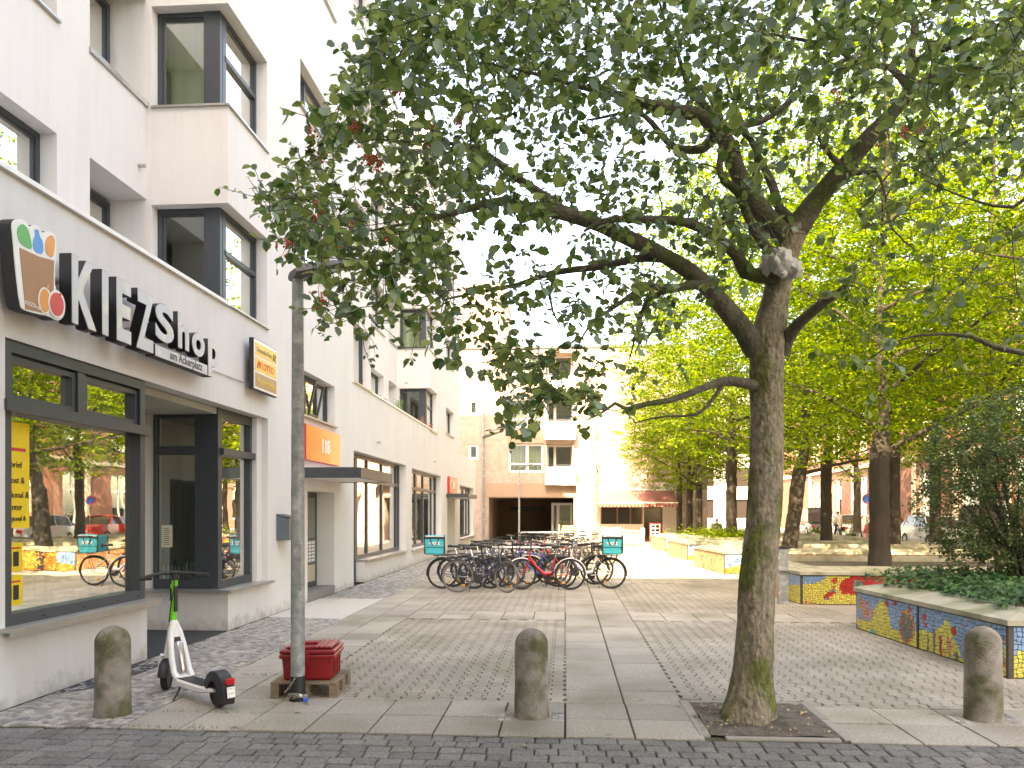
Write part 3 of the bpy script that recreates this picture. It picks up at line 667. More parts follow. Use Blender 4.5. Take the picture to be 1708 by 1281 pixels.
# plants on the terrace edge
for i in range(9):
    q=onwall(626+i*13,672+i*8.3,-4.95); 
    t=thing('terrace_plant',['small reddish flowers at the near end of the terrace edge','first potted tuft on the terrace edge','green tuft beside the flowers on the terrace edge','grassy green plant on the terrace edge','spiky plant in the middle of the terrace edge','low dry plant on the terrace edge','taller reddish dry plant in front of the corner window','bushy dry plant under the corner window','last dry plant at the far end of the terrace'][i],'plant',q+Vector((0,0,-.04)),0,'plants along the terrace edge')
    x=MB(); x.box(-.08,.08,-.22,.22,-.02,.10); x.build('plant_trough',plain('terracotta',(.35,.12,.06),.8),t)
    x=MB()
    for k in range(46):
        a=rnd.uniform(-.2,.2); b_=rnd.uniform(-.06,.06); h=rnd.uniform(.08,.2)+(.35 if i in(6,7,3) else 0)*rnd.random(); dx=rnd.uniform(-.08,.08); dy=rnd.uniform(-.12,.12)
        x.face([(b_-.012,a,.08),(b_+.012,a,.08),(b_+dx,a+dy,.08+h)]); 
        x.face([(b_+dx-.02,a+dy,.06+h),(b_+dx+.02,a+dy+.01,.07+h),(b_+dx,a+dy+.02,.11+h)])
    x.build('foliage',plain('plant_red',(.30,.10,.05)) if i in(0,1,6,7,8) else plain('plant_green',(.12,.2,.05)),t)

# ---------------------------------------------------------------- shop signs on the wall
def poly_on(pts,X): return [onwall(x/3.767,340+y/3.767,X) for x,y in pts]
def smoothpoly(P,n=3):
    for _ in range(n-1):
        Q=[]
        for i in range(len(P)):
            a=P[i]; b=P[(i+1)%len(P)]; Q+= [a*.75+b*.25,a*.25+b*.75]
        P=Q
    return P
lg=thing('shop_logo_sign','shaped white sign with a brown paper bag full of groceries and two apples','sign')
out=[(75,130),(90,100),(125,93),(165,108),(186,150),(205,130),(240,135),(265,188),(300,166),(345,190),(357,230),(352,350),(346,400),(345,540),(385,560),(408,610),(410,680),(390,725),(355,735),(310,705),(240,692),(150,668),(128,640),(100,400),(85,220)]
XF=-4.58
def plate(par,name,pts,m,w0,w1,sm=2):
    P=smoothpoly(poly_on(pts,XF),sm); x=MB(); n=len(P)
    x.raw([(XF+w0,p.y,p.z) for p in P]+[(XF+w1,p.y,p.z) for p in P],[(i,(i+1)%n,n+(i+1)%n,n+i) for i in range(n)]+[tuple(range(n,2*n)),tuple(range(n-1,-1,-1))])
    return x.build(name,m,par)
plate(lg,'sign_body',out,M['black'],-.13,-.012)
q=onwall(30,440,FX); x=MB(); x.tube([(FX,q.y+.3,q.z),(FX+.10,q.y+.3,q.z)],.03,8); x.build('sign_bracket',M['steel'],lg); x=MB(); x.tube([(FX,q.y+.5,q.z),(FX+.10,q.y+.5,q.z)],.03,8); x.build('sign_bracket',M['steel'],lg)
plate(lg,'white_face',out,plain('acrylic_white',(.74,.73,.70),.3),-.011,0)
plate(lg,'bag',[(120,275),(160,292),(240,330),(338,357),(336,450),(335,560),(290,690),(250,682),(158,660),(140,480)],plain('bag_brown',(.36,.17,.09),.35),.001,.004,1)
plate(lg,'lettuce',[(103,160),(135,120),(172,150),(190,210),(202,288),(160,275),(115,235)],plain('lettuce_green',(.08,.38,.12),.35),.001,.004)
plate(lg,'bottle_picture',[(216,158),(242,162),(246,200),(270,240),(271,318),(225,308),(204,272),(207,225),(220,200)],plain('bottle_blue',(.06,.27,.60),.35),.001,.004,2)
plate(lg,'carrot',[(290,215),(320,193),(343,215),(341,290),(330,342),(290,318),(282,270)],plain('carrot_orange',(.75,.28,.08),.35),.001,.004)
def ell(cx,cy,rx,ry,k=0,n=18): return [(cx+rx*math.cos(2*math.pi*i/n),cy+ry*math.sin(2*math.pi*i/n)+k*rx*math.cos(2*math.pi*i/n)) for i in range(n)]
plate(lg,'apple_outline',ell(280,608,44,84,.25),M['acrylic_white'],.0045,.006,1); plate(lg,'orange_apple',ell(278,608,34,74,.25),M['carrot_orange'],.0065,.008,1)
plate(lg,'apple_outline',ell(350,630,54,88,.25),M['acrylic_white'],.0085,.010,1); plate(lg,'red_apple',ell(350,632,44,74,.25),plain('apple_red',(.62,.06,.06),.35),.0105,.012,1)
plate(lg,'stalk',[(362,566),(372,558),(382,566),(372,582)],M['apple_red'],.0125,.014,1); plate(lg,'leaf_picture',[(285,520),(298,500),(300,520),(292,535)],M['carrot_orange'],.0125,.014,1)
q=onwall(202/3.767,340+640/3.767,XF); text('KIEZShop',lg,TX(XF+.005,q.y,q.z),w=.19,mt=M['acrylic_white'],ext=.001)
FACE=mat('letter_face',(.52,.53,.55),.35,.10,5,spec=.4,col2=(.62,.60,.52),c2scale=6)
ls=thing('shop_lettering','raised black channel letters with pale grey faces reading KIEZShop above the shop','sign')
for ch,a,b,z0,z1 in (('K',6.94,7.33,3.45,4.10),('I',7.415,7.53,3.45,4.10),('E',7.665,7.94,3.45,4.10),('Z',8.03,8.40,3.45,4.10),('S',8.42,8.84,3.63,4.07),('h',8.93,9.21,3.64,4.07),('o',9.28,9.62,3.63,3.93),('p',9.71,10.04,3.44,3.92)):
    T=TX(FX+.105,(a+b)/2,(z0+z1)/2); bd=.040
    o=text(ch,ls,T,w=b-a,h=z1-z0,mt=M['black'],ext=.0575,name='letter',bold=bd)
    text(ch,o,TX(FX+.222,(a+b)/2,(z0+z1)/2),w=b-a-.012,h=z1-z0-.012,mt=FACE,ext=.003,name='letter_face',bold=bd-.004)
x=MB(); x.bbox(FX+.105,FX+.22,8.42,9.70,3.44,3.575,.004); br=x.build('strip_box',M['black'],ls)
x=MB(); x.box(FX+.221,FX+.225,8.425,9.695,3.445,3.57); x.build('strip_face',FACE,br)
text('am Ackerplatz',br,TX(FX+.226,9.15,3.505),w=.80,mt=M['black'],ext=.001,name='strip_lettering',bold=.01)
x=MB(); x.tube([(FX+.02,6.8,3.85),(FX+.02,7.0,3.85)],.012,6); x.tube([(FX+.02,9.9,3.62),(FX+.02,11.3,3.62)],.008,6)
for yy in (7.1,7.5,7.8,8.2,8.65,9.05,9.45,9.9): x.tube([(FX,yy,3.7),(FX+.12,yy,3.7)],.012,6)
x.build('cable',M['steel'],ls)
ys=thing('service_sign','square illuminated box sign with two yellow fields and one brown field','sign',(FX,0,0))
a0=11.33;b0=12.28
x=MB(); x.bbox(.09,.16,a0,b0,3.53,4.30,.006); x.box(0,.089,a0+.2,a0+.3,3.8,4.0); x.box(0,.089,b0-.3,b0-.2,3.8,4.0); x.build('sign_box',M['black'],ys)
x=MB(); x.box(.161,.168,a0+.012,b0-.012,3.545,4.285); x.build('sign_face',M['acrylic_white'],ys)
yl=plain('sign_yellow',(.78,.48,.07),.35); bn_=plain('sign_brown',(.34,.22,.10),.35)
for i,(z0,z1,m_) in enumerate(((4.05,4.24,yl),(3.82,4.02,yl),(3.58,3.79,bn_))):
    x=MB(); x.box(.169,.172,a0+.05,b0-.05,z0,z1); o=x.build('sign_field',m_,ys)
    s_,cc,ww=(('Deutsche Post',(.22,.17,.08),.60),('LOTTO',(.70,.06,.05),.48),('WesternUnion',(.75,.50,.08),.74))[i]
    text(s_,o,lambda p,q_,r_,zc=(z0+z1)/2,dy=(-.08 if i==0 else (.06 if i==1 else 0)):(.173+r_,(a0+b0)/2+dy+p,zc+q_),w=ww,mt=plain('sg%d'%i,cc,.5),ext=.001,bold=.01)
x=MB(); zc=4.145
T=lambda p,q_,r_:(.173+r_,b0-.15+p,zc+q_)
x.tube([T(.055*math.cos(a),.045*math.sin(a),.002) for a in [i*.35 for i in range(0,16)]],.008,5); x.tube([T(-.06,-.06,.002),T(.0,.0,.002),T(.06,-.06,.002)],.007,5); x.build('post_horn',plain('sg0',(.22,.17,.08)),ys)
x=MB(); zc=3.92
x.tube([(.174,a0+.12,zc-.05),(.174,a0+.17,zc+.05),(.174,a0+.2,zc+.0)],.012,5); x.tube([(.174,a0+.20,zc-.05),(.174,a0+.25,zc+.05)],.010,5); x.build('clover_mark',plain('sg1',(.7,.06,.05)),ys)
q=onwall(468,887,-4.8)
t=thing('wall_mailbox','grey metal mailbox with sloping lid mounted on the white wall behind the lamp post','mailbox',(FX,q.y,1.22))
x=MB(); x.raw([(0,-.2,0),(.22,-.2,0),(.22,.2,0),(0,.2,0),(0,-.2,.42),(.22,-.2,.36),(.22,.2,.36),(0,.2,.42)],[(0,3,2,1),(4,5,6,7),(0,1,5,4),(1,2,6,5),(2,3,7,6),(3,0,4,7)]); x.build('mailbox_body',plain('box_grey',(.10,.13,.15),.4),t)
x=MB(); x.raw([(0,-.21,.422),(.24,-.21,.362),(.24,.21,.362),(0,.21,.422),(0,-.21,.437),(.24,-.21,.377),(.24,.21,.377),(0,.21,.437)],[(0,3,2,1),(4,5,6,7),(0,1,5,4),(1,2,6,5),(2,3,7,6),(3,0,4,7)]); x.build('lid',M['anth'],t)

# ---------------------------------------------------------------- planters with mosaic
COLS=[('blue',(.19,.36,.58)),('yellow',(.66,.60,.12)),('red',(.50,.035,.03)),('salmon',(.62,.27,.15)),('grey',(.17,.16,.15)),('green',(.12,.30,.18)),('orange',(.60,.24,.05)),('teal',(.12,.40,.42)),('black',(.03,.03,.03))]
TM=[mat('tile_'+n,c,.28,.12,6,island=.16,coat=.2) for n,c in COLS]; CI={n:i for i,(n,c) in enumerate(COLS)}
M['grout']=mat('grout',(.075,.065,.055),.95,.2,20)
def tiles(p0,p1,z0,z1,nrm,fn,s_=.052,seed=1):
    rr=random.Random(seed); L=(p1-p0).length; nx=max(2,int(L/s_)); nz=max(2,int((z1-z0)/s_)); d=(p1-p0)/L
    P={}
    for i in range(nx+1):
        for j in range(nz+1):
            P[i,j]=(L*i/nx+(rr.uniform(-.33,.33)*s_ if 0<i<nx else 0), z0+(z1-z0)*j/nz+(rr.uniform(-.33,.33)*s_ if 0<j<nz else 0))
    mb=MB()
    def emit(q):
        cu=sum(a for a,b in q)/len(q); cv=sum(b for a,b in q)/len(q)
        mb.k=CI[fn(cu,cv,rr)]
        q2=[]
        for a,b in q:
            D=math.hypot(a-cu,b-cv); k=max(.4,(D-.0062)/D); q2.append((cu+(a-cu)*k,cv+(b-cv)*k))
        n=len(q2); A=[p0+d*a+nrm*.009 for a,b in q2]; B=[p0+d*a+nrm*.002 for a,b in q2]
        vs=[(A[i].x,A[i].y,q2[i][1]) for i in range(n)]+[(B[i].x,B[i].y,q2[i][1]) for i in range(n)]
        mb.raw(vs,[tuple(range(n))]+[(n+i,n+(i+1)%n,(i+1)%n,i) for i in range(n)])
    for i in range(nx):
        for j in range(nz):
            q=[P[i,j],P[i+1,j],P[i+1,j+1],P[i,j+1]]; r_=rr.random()
            if r_<.28: emit([q[0],q[1],q[2]]); emit([q[0],q[2],q[3]])
            elif r_<.5: emit([q[0],q[1],q[3]]); emit([q[1],q[2],q[3]])
            else: emit(q)
    return mb
def inside(px,py,P):
    c_=False; j=len(P)-1
    for i in range(len(P)):
        if (P[i][1]>py)!=(P[j][1]>py) and px<(P[j][0]-P[i][0])*(py-P[i][1])/(P[j][1]-P[i][1])+P[i][0]: c_=not c_
        j=i
    return c_
def seg(u,v,pts,w):
    for (a,b),(c,d) in zip(pts,pts[1:]):
        L2=(c-a)**2+(d-b)**2; t=max(0,min(1,((u-a)*(c-a)+(v-b)*(d-b))/L2))
        if math.hypot(u-a-t*(c-a),v-b-t*(d-b))<w: return True
    return False
def Y1(px):
    k=ray(px,1000); k=k[0]/k[1]; return 11.65-(4.22+.08235*11.65)/(k+.08235)
def interp(x,P):
    if x<=P[0][0]: return P[0][1]
    for (a,b),(c,d) in zip(P,P[1:]):
        if x<=c:
            t=(x-a)/(c-a); t=t*t*(3-2*t); return b+(d-b)*t
    return P[-1][1]
hill=[(0,.16),(Y1(1447),.17),(Y1(1468),.50),(Y1(1478),.43),(Y1(1488),.15),(Y1(1496),.14),(Y1(1511),.30),(Y1(1528),.20),(Y1(1538),.24),(Y1(1556),.26),(Y1(1578),.44),(Y1(1581),.44),(Y1(1592),.22),(Y1(1606),.03),(Y1(1640),.02),(Y1(1668),.12),(Y1(1682),.46),(5,.46)]
def design1(u,v,rr):
    a=(u-Y1(1444))/.22; b=(v-.27)/.125; r_=math.hypot(a,b)
    if r_<1: return 'salmon' if int((r_*5.0+math.atan2(b,a)/6.283)*1)%2==0 or .3<r_<.5 else ('blue' if r_>.5 else 'grey')
    if seg(u,v,[(Y1(1434),.15),(Y1(1436),.48)],.03) or seg(u,v,[(Y1(1432),.30),(Y1(1441),.42)],.022): return 'salmon'
    a=(u-Y1(1511))/.19; b=(v-.23)/.21; r_=math.hypot(a,b)
    if r_<1: return 'orange' if (r_>.86 or rr.random()<.16) else 'grey'
    for px,c,h in ((1547,'grey',.22),(1558,'grey',.28),(1568,'red',.22),(1582,'salmon',.25),(1594,'grey',.1)):
        if abs(u-Y1(px))<.028 and v<h: return c
    for px,v_ in ((1493,.50),(1517,.46),(1541,.40),(1478,.46),(1590,.34)):
        if math.hypot(u-Y1(px),v-v_)<.045: return 'red'
    if v<.07 and abs(u-Y1(1455))<.06: return 'teal'
    if v<.17 and abs(u-Y1(1678))<.17 and v>.10: return 'orange'
    if rr.random()<.035: return rr.choice(['salmon','grey','teal','red'])
    return 'yellow' if v<interp(u,hill) else 'blue'
def design2(u,v,rr):
    if u<.40 and v>.37+.10*(u/.40)**2: return 'blue'
    if math.hypot(u-.56,v-.437)<.05: return 'red'
    if seg(u,v,[(.42,.14),(.54,.25)],.045): return 'red' if rr.random()<.8 else 'teal'
    if math.hypot((u-.985)/.10,(v-.36)/.10)<1: return 'green' if rr.random()<.6 else 'grey'
    if math.hypot((u-1.0)/.06,(v-.22)/.06)<1: return 'black'
    if inside(u,v,[(.64,.36),(.70,.45),(.82,.50),(1.0,.56),(2.2,.6),(2.6,.0),(1.03,0),(.97,.15),(.88,.2),(.68,.2)]): return 'red'
    if u>2.6: return 'blue' if v>.3+.1*math.sin(u*2) else 'yellow'
    if rr.random()<.04: return rr.choice(['teal','salmon','red'])
    return 'yellow'
def design3(u,v,rr):
    if u<.45 and v>.15+.2*u: return 'blue'
    if .9<u<1.1 and rr.random()<.6: return 'black'
    return 'orange' if rr.random()<.85 else 'yellow'
def designside(u,v,rr): return 'salmon' if rr.random()<.65 else rr.choice(['grey','orange','yellow'])
def designB(u,v,rr): return 'blue' if v>.25+.1*math.sin(u*3) else 'yellow'
def planter(poly,zt,label,designs,seeds,capw=.42):
    # poly counter-clockwise seen from above; the wall is .54 high, the coping slopes up inwards
    t=thing('planter',label,'planter',(0,0,0),0,'raised mosaic planters in the plaza'); n=len(poly); P=[Vector((x,y,0)) for x,y in poly]
    def inset(d):
        out=[]
        for i in range(n):
            a=P[i-1];b=P[i];c=P[(i+1)%n]; e1=(b-a).normalized(); e2=(c-b).normalized(); n1=Vector((-e1.y,e1.x,0)); n2=Vector((-e2.y,e2.x,0)); m=(n1+n2).normalized(); out.append(b+m*(d/max(.3,m.dot(n1))))
        return out
    w_=MB(); I=inset(.3); 
    for i in range(n):
        j=(i+1)%n; w_.face([(P[i].x,P[i].y,-.02),(P[j].x,P[j].y,-.02),(P[j].x,P[j].y,zt-.06),(P[i].x,P[i].y,zt-.06)])
    w_.build('planter_wall',M['grout'],t)
    c_=MB(); O=inset(-.035); I1=inset(.06); I2=inset(capw); za,zb,zc=zt-.06,zt-.005,zt+.075
    for i in range(n):
        j=(i+1)%n; L=(P[j]-P[i]).length; k=max(1,int(L/1.7)); 
        for s0 in range(k):
            t0=s0/k;t1=(s0+1)/k; g0=.004/L
            def lp(A,tt): return A[i].lerp(A[j],min(1,max(0,tt)))
            ta=t0+(g0 if s0 else 0); tb=t1-(g0 if s0<k-1 else 0)
            o0,o1=lp(O,ta),lp(O,tb); a0_,a1_=lp(O,ta),lp(O,tb); b0_,b1_=lp(I2,ta),lp(I2,tb)
            vs=[(o0.x,o0.y,za),(o1.x,o1.y,za),(o0.x,o0.y,zb),(o1.x,o1.y,zb),(b0_.x,b0_.y,zc),(b1_.x,b1_.y,zc),(b0_.x,b0_.y,zt-.12),(b1_.x,b1_.y,zt-.12)]
            c_.raw(vs,[(0,1,3,2),(2,3,5,4),(4,5,7,6),(0,2,4,6),(1,7,5,3),(1,0,6,7)])
    c_.build('coping',M['cap'],t)
    s_=MB(); 
    cx=sum(p.x for p in P)/n; cy=sum(p.y for p in P)/n
    for i in range(n):
        j=(i+1)%n; s_.face([(cx,cy,zt-.03),(I2[i].x,I2[i].y,zt-.06),(I2[j].x,I2[j].y,zt-.06)])
    s_.build('planter_soil',M['soil'],t)
    for (ei,fn),sd_ in zip(designs,seeds):
        a=P[ei];b=P[(ei+1)%n]; e=(b-a).normalized(); nm=Vector((e.y,-e.x,0)); a2=a+e*.03; b2=b-e*.03
        flip=False
        if flip: a2,b2=b2,a2
        mb=tiles(Vector((a2.x,a2.y,0)),Vector((b2.x,b2.y,0)),.012,zt-.075,nm,fn,.036 if fn is design2 else .046,sd_); mb.build('mosaic',TM,t)
    return t
# planter polygons, counter-clockwise; edge 0 starts at the front left corner
def plpoly(xl,y0,y1,xr=12.5,skew=0): return [(xl+skew,y0),(xr,y0),(xr,y1),(xl+.5,y1),(xl,y1-.6 if skew==0 else y1)]
p1=[(4.50,8.25),(12.5,8.05),(12.5,11.7),(4.75,12.2),(4.22,11.65)]
planter(p1,.60,'nearest mosaic planter overgrown with ivy, a round bollard before its corner',[(0,designB),(3,designB),(4,None)],[4,5,6]) if False else None
pl=planter(p1,.60,'nearest mosaic planter with blue sky and yellow hills, overgrown with ivy',[(0,designB),(4,design1),(3,designB)],[4,5,6])
x=MB()
jv=Vector((4.22,11.65,0)).lerp(Vector((4.50,8.25,0)),Y1(1533)/3.41); x.box(jv.x-.02,jv.x+.03,jv.y-.022,jv.y+.022,0,.53); x.box(4.488,4.54,8.236,8.30,0,.53); x.build('joint_strip',M['grout'],pl)
planter([(4.30,14.58),(12.5,14.4),(12.5,19.0),(4.8,19.0),(4.22,18.3),(4.22,15.3)],.60,'second mosaic planter with red and yellow front, a metal post standing beside it',[(0,design2),(4,designside),(5,designB)],[7,8,9])
planter([(4.32,21.6),(12.5,21.4),(12.5,25.6),(4.6,25.6),(4.02,24.7)],.60,'third mosaic planter, half hidden by the big trunk, with blue and orange front',[(0,design3),(4,designside)],[10,11],.5)
planter([(4.25,27.6),(12.5,27.4),(12.5,31.6),(4.5,31.6),(3.98,30.7)],.60,'fourth planter, sunlit with orange mosaic patches',[(0,design3),(4,designside)],[12,13],.5)
planter([(4.25,33.6),(12.5,33.4),(12.5,37.6),(4.5,37.6),(3.98,36.7)],.60,'fifth and farthest sunlit planter near the cafe',[(0,design3),(4,designside)],[14,15],.5)

# ---------------------------------------------------------------- bollards, post, lamp posts
def bollard(x,y,lab,h=.735,tilt=0,sd_=0):
    t=thing('bollard',lab,'bollard',(x,y,0),0,'round topped stone bollards at the kerb'); mb=MB(); pr=[(.150,-.02),(.146,.02)]
    for i in range(9): pr.append((.143-.006*i/8,.05+(h-.19)*i/8))
    for i in range(1,11): a=math.pi/2*i/10; pr.append((.137*math.cos(a)+.001,h-.137+.137*math.sin(a)))
    mb.lathe(pr,40)
    mb.v=[(x_*(1+.02*noise.noise(Vector((x_*5+sd_,y_*5,z_*5)))),y_*(1+.02*noise.noise(Vector((x_*5+sd_,y_*5,z_*5)))),z_) for x_,y_,z_ in mb.v]
    o=mb.build('bollard_stone',M['stone'],t,smooth=True); t.rotation_euler=(tilt*.5,tilt,sd_)
    return t
bollard(-3.79,6.30,'left weathered stone bollard with mossy top, standing on small cobbles before the shop wall',.74,0,1)
bollard(-.28,6.48,'middle weathered stone bollard standing on the slabs in front of the bicycles',.73,R(-1.0),2)
bollard(3.42,6.64,'right weathered stone bollard standing before the ivy covered planter',.76,R(.6),4)
ck=MB()
for i in range(10):
    for (bx,by_) in ((-.28,6.48),(3.42,6.64)):
        for sx_ in (-1,1):
            x0=bx+sx_*(.19+.055*(i%2)); y0=by_-.13+.055*(i//2)*1.0; stone(ck,rect(x0-.024,x0+.024,y0-.024,y0+.024),.004,.006)
struct(ck,'bollard_cobbles',M['cobble'])
t=thing('socket_post','slim grey metal post with black cap and small shelf beside the second planter','post',(3.98,14.6,0))
x=MB(); x.bbox(-.09,.09,-.05,.05,0,1.02,.006); x.build('post_body',M['galv'],t)
x=MB(); x.bbox(-.13,.15,-.07,.07,1.02,1.06,.008); x.build('post_cap',M['black'],t)
x=MB(); x.box(-.08,.11,-.12,-.05,.62,.64); x.build('post_shelf',M['steel'],t)
def lamp_head(par,L,wd,r0,T):
    x=MB(); n=9; secs=[]
    for i in range(n):
        u=i/(n-1); X_=-.06+u*(L+.06); zc=.02+.35*L*u**1.1; hw=wd*(.55+.45*math.sin(math.pi*min(1,u*.9+.15))) if i<n-1 else wd*.35; th=.075*(1-.6*u)*(1 if i else .5)
        secs.append([T(X_,-hw,zc),T(X_,-hw*.7,zc+th),T(X_,hw*.7,zc+th),T(X_,hw,zc),T(X_,hw*.75,zc-th*.9),T(X_,-hw*.75,zc-th*.9)])
    vs=[p for s_ in secs for p in s_]; fs=[]
    for i in range(n-1):
        for k in range(6): fs.append((i*6+k,i*6+(k+1)%6,(i+1)*6+(k+1)%6,(i+1)*6+k))
    fs+=[tuple(range(5,-1,-1)),tuple(range((n-1)*6,n*6))]; x.raw(vs,fs); return x.build('lamp_head',plain('lamp_grey',(.12,.11,.105),.5),par)
lp=thing('lamp_post','near galvanised lamp post with dark flat head, black sleeve and chain around its foot','lamp post',(-2.40,6.86,0))
x=MB(); x.tube([(0,0,0),(0,0,.9),(0,0,1.55),(0,0,3.80)],[.062,.062,.060,.050],20); 
x.build('pole',M['galv'],lp,smooth=True)
x=MB(); x.tube([(0,0,-.01),(0,0,.225)],.066,20); x.tube([(0,0,-.005),(0,0,.02)],.075,20); x.build('black_sleeve',M['black'],lp,smooth=True)
x=MB(); x.bbox(.005,.06,-.062,-.02,1.0,1.42,.008); x.build('access_door',M['galv'],lp)
an=R(38); lamp_head(lp,.64,.15,.05,lambda a,b,c:(a*math.cos(an)*.9-b*math.sin(an),a*math.sin(an)*.9+b*math.cos(an),3.80+c))
for (px,by_,zt,lab) in ((807,33.8,4.9,'tall slim lamp post beside the passage, its head pointing right'),(866,44.0,4.1,'farther small lamp post standing before the passage')):
    b_=at(px,900,by_); t=thing('lamp_post',lab,'lamp post',(b_.x,by_,0)); x=MB(); x.tube([(0,0,0),(0,0,zt)],[.06,.045],12); x.build('pole',M['galv'],t,smooth=True)
    lamp_head(t,.75,.1,.05,lambda a,b,c,zt=zt:(a,b,zt+c))
# chain with blue padlock
ch=thing('chain','steel chain looped around the lamp post foot and running up to the red box','chain',(-2.40,6.86,0))
cp_=[]
for i in range(60):
    a=-1.9+i*.24; cp_.append(Vector((.083*math.cos(a),.083*math.sin(a),.035+.012*math.sin(i*.5)+.0006*i)))
for k in range(14): 
    u=k/13; cp_.append(Vector((-.11+.16*u+.03*u,-.075-.03*math.sin(3*u),.08+.27*u**1.4)))
mb=MB(); acc=0; last=cp_[0]; q=0
for i in range(1,len(cp_)):
    d=(cp_[i]-last); 
    if d.length>.019 and d.length<.2:
        m_=(cp_[i]+last)/2; t_=d.normalized(); s1=t_.cross(Vector((0,0,1))).normalized(); s2=Vector((0,0,1)) if q%2 else s1; 
        if q%2: s2=(s1.cross(t_)).normalized()
        ring=[m_+t_*(.016*math.cos(a))+s2*(.0075*math.sin(a)) for a in [k*math.pi/4 for k in range(9)]]
        mb.tube(ring,.0028,5,cap=False); q+=1
    last=cp_[i]
mb.build('chain_links',M['chrome'],ch)
x=MB(); x.bbox(.085,.125,-.11,-.085,.012,.05,.005); x.build('padlock',plain('padlock_blue',(.02,.13,.55),.35),ch)
x=MB(); x.tube([(.092,-.098,.045),(.092,-.098,.065),(.105,-.098,.075),(.118,-.098,.065),(.118,-.098,.045)],.004,6); x.build('padlock_shackle',M['chrome'],ch)
# pallet and red box
pa=R(4)
pt=thing('wooden_pallet','small weathered wooden pallet under the red box','pallet',(-2.68,6.93,0),pa)
W_=.60; D_=.62; wood=mat('pallet_wood',(.21,.155,.105),.85,.25,5,.4,60,stretch=(1,6,6),island=.25)
x=MB()
for i in range(5): x.bbox(0,W_,.0+i*.125,.0+i*.125+.113,.122,.142,.003)
x.build('deck_board',wood,pt)
for i in (0,.265,.53):
    for j in (0,.25,.5): x=MB(); x.bbox(i,i+.075,j+.002,j+.118,.018,.121,.004); x.build('pallet_block',wood,pt)
x=MB()
for i in (0,.265,.53): x.bbox(i,i+.075,-.002,.62,0,.0175,.002)
x.build('base_board',wood,pt)
tb=thing('red_toolbox','dark red plastic storage box with ribbed lid standing on the pallet','box',(-2.60,6.99,.143),R(6)); RED=plain('red_plastic',(.27,.012,.016),.35,var=.1,spec=.5)
bw,bdp=.47,.44
def tap(x_,y_,z_): k=.93+.07*min(1,z_/.2); return (bw/2+(x_-bw/2)*k,bdp/2+(y_-bdp/2)*k,z_)
x=MB(); x.bbox(0,bw,0,bdp,0,.235,.018,T=tap); 
for i in range(4): x.bbox(bw-.006,bw+.006,.06+i*.09,.075+i*.09,.02,.19,.002)
x.build('box_body',RED,tb)
x=MB(); x.bbox(-.018,bw+.018,-.018,bdp+.018,.205,.240,.006); x.build('box_rim',RED,tb)
x=MB(); x.bbox(-.016,bw+.016,-.016,bdp+.016,.247,.283,.008); x.bbox(.03,bw-.03,.03,bdp-.03,.283,.31,.02)
for i in range(4): x.bbox(bw-.17+i*.045,bw-.15+i*.045,.0,bdp,.295,.316,.004)
x.bbox(.17,.30,.16,.20,.31,.335,.008); x.build('box_lid',RED,tb)
x=MB(); x.bbox(.21,.26,-.030,-.018,.15,.26,.004); x.build('latch',RED,tb)

# ---------------------------------------------------------------- e-scooter
GR=plain('scooter_green',(.10,.62,.02),.35); WH=plain('scooter_white',(.72,.73,.72),.35)
rp=Vector((-3.00,6.58,0)); fp=Vector((-3.80,7.20,0)); hd=(fp-rp).normalized(); WB=(fp-rp).length
sc=thing('electric_scooter','white electric rental scooter with green stem and black handlebar, parked on its stand','scooter',rp,math.atan2(hd.y,hd.x))
def wheelS(par,cx,ax,nm='wheel',r=.125,w_=.032):
    # ax: wheel axis direction (unit, horizontal)
    a=Vector(ax); f_=Vector((0,0,1)).cross(a)
    T=lambda p,q,s_:tuple(Vector(cx)+f_*p+Vector((0,0,1))*q+a*s_)
    x=MB(); x.lathe([(r-.035,-w_*.8),(r-.012,-w_),(r-.002,-w_*.6),(r,0),(r-.002,w_*.6),(r-.012,w_),(r-.035,w_*.8)],28,T=T,close=True); o=x.build('wheel',M['rubber'],par,smooth=True)
    x=MB(); x.lathe([(.005,-w_*.7),(r-.034,-w_*.7),(r-.034,w_*.7),(.005,w_*.7)],24,T=T); x.build('rim',M['black'],o,smooth=True)
    return o
wheelS(sc,(0,0,.125),(0,1,0)); st_=R(-38); fa=(-math.sin(st_)*1,math.cos(st_),0); wheelS(sc,(WB,0,.125),fa)
# deck
x=MB(); L0,L1=.12,.62
def ring(s_,z0,z1,hw,b=.015): return [(s_,-hw+b,z0),(s_,hw-b,z0),(s_,hw,z0+b),(s_,hw,z1-b),(s_,hw-b,z1),(s_,-hw+b,z1),(s_,-hw,z1-b),(s_,-hw,z0+b)]
def loft(mb,rings):
    n=len(rings[0]); vs=[p for r_ in rings for p in r_]; fs=[]
    for i in range(len(rings)-1):
        for k in range(n): fs.append((i*n+k,i*n+(k+1)%n,(i+1)*n+(k+1)%n,(i+1)*n+k))
    fs+=[tuple(range(n-1,-1,-1)),tuple(range((len(rings)-1)*n,len(rings)*n))]; mb.raw(vs,fs)
loft(x,[ring(.02,.13,.155,.045,.008),ring(.12,.115,.165,.075),ring(.2,.10,.168,.09),ring(.6,.10,.168,.09),ring(.68,.11,.19,.085),ring(.72,.135,.235,.075,.02)])
x.build('deck',WH,sc,smooth=True)
x=MB(); x.bbox(.17,.62,-.075,.075,.169,.176,.003); x.build('grip_mat',M['black'],sc)
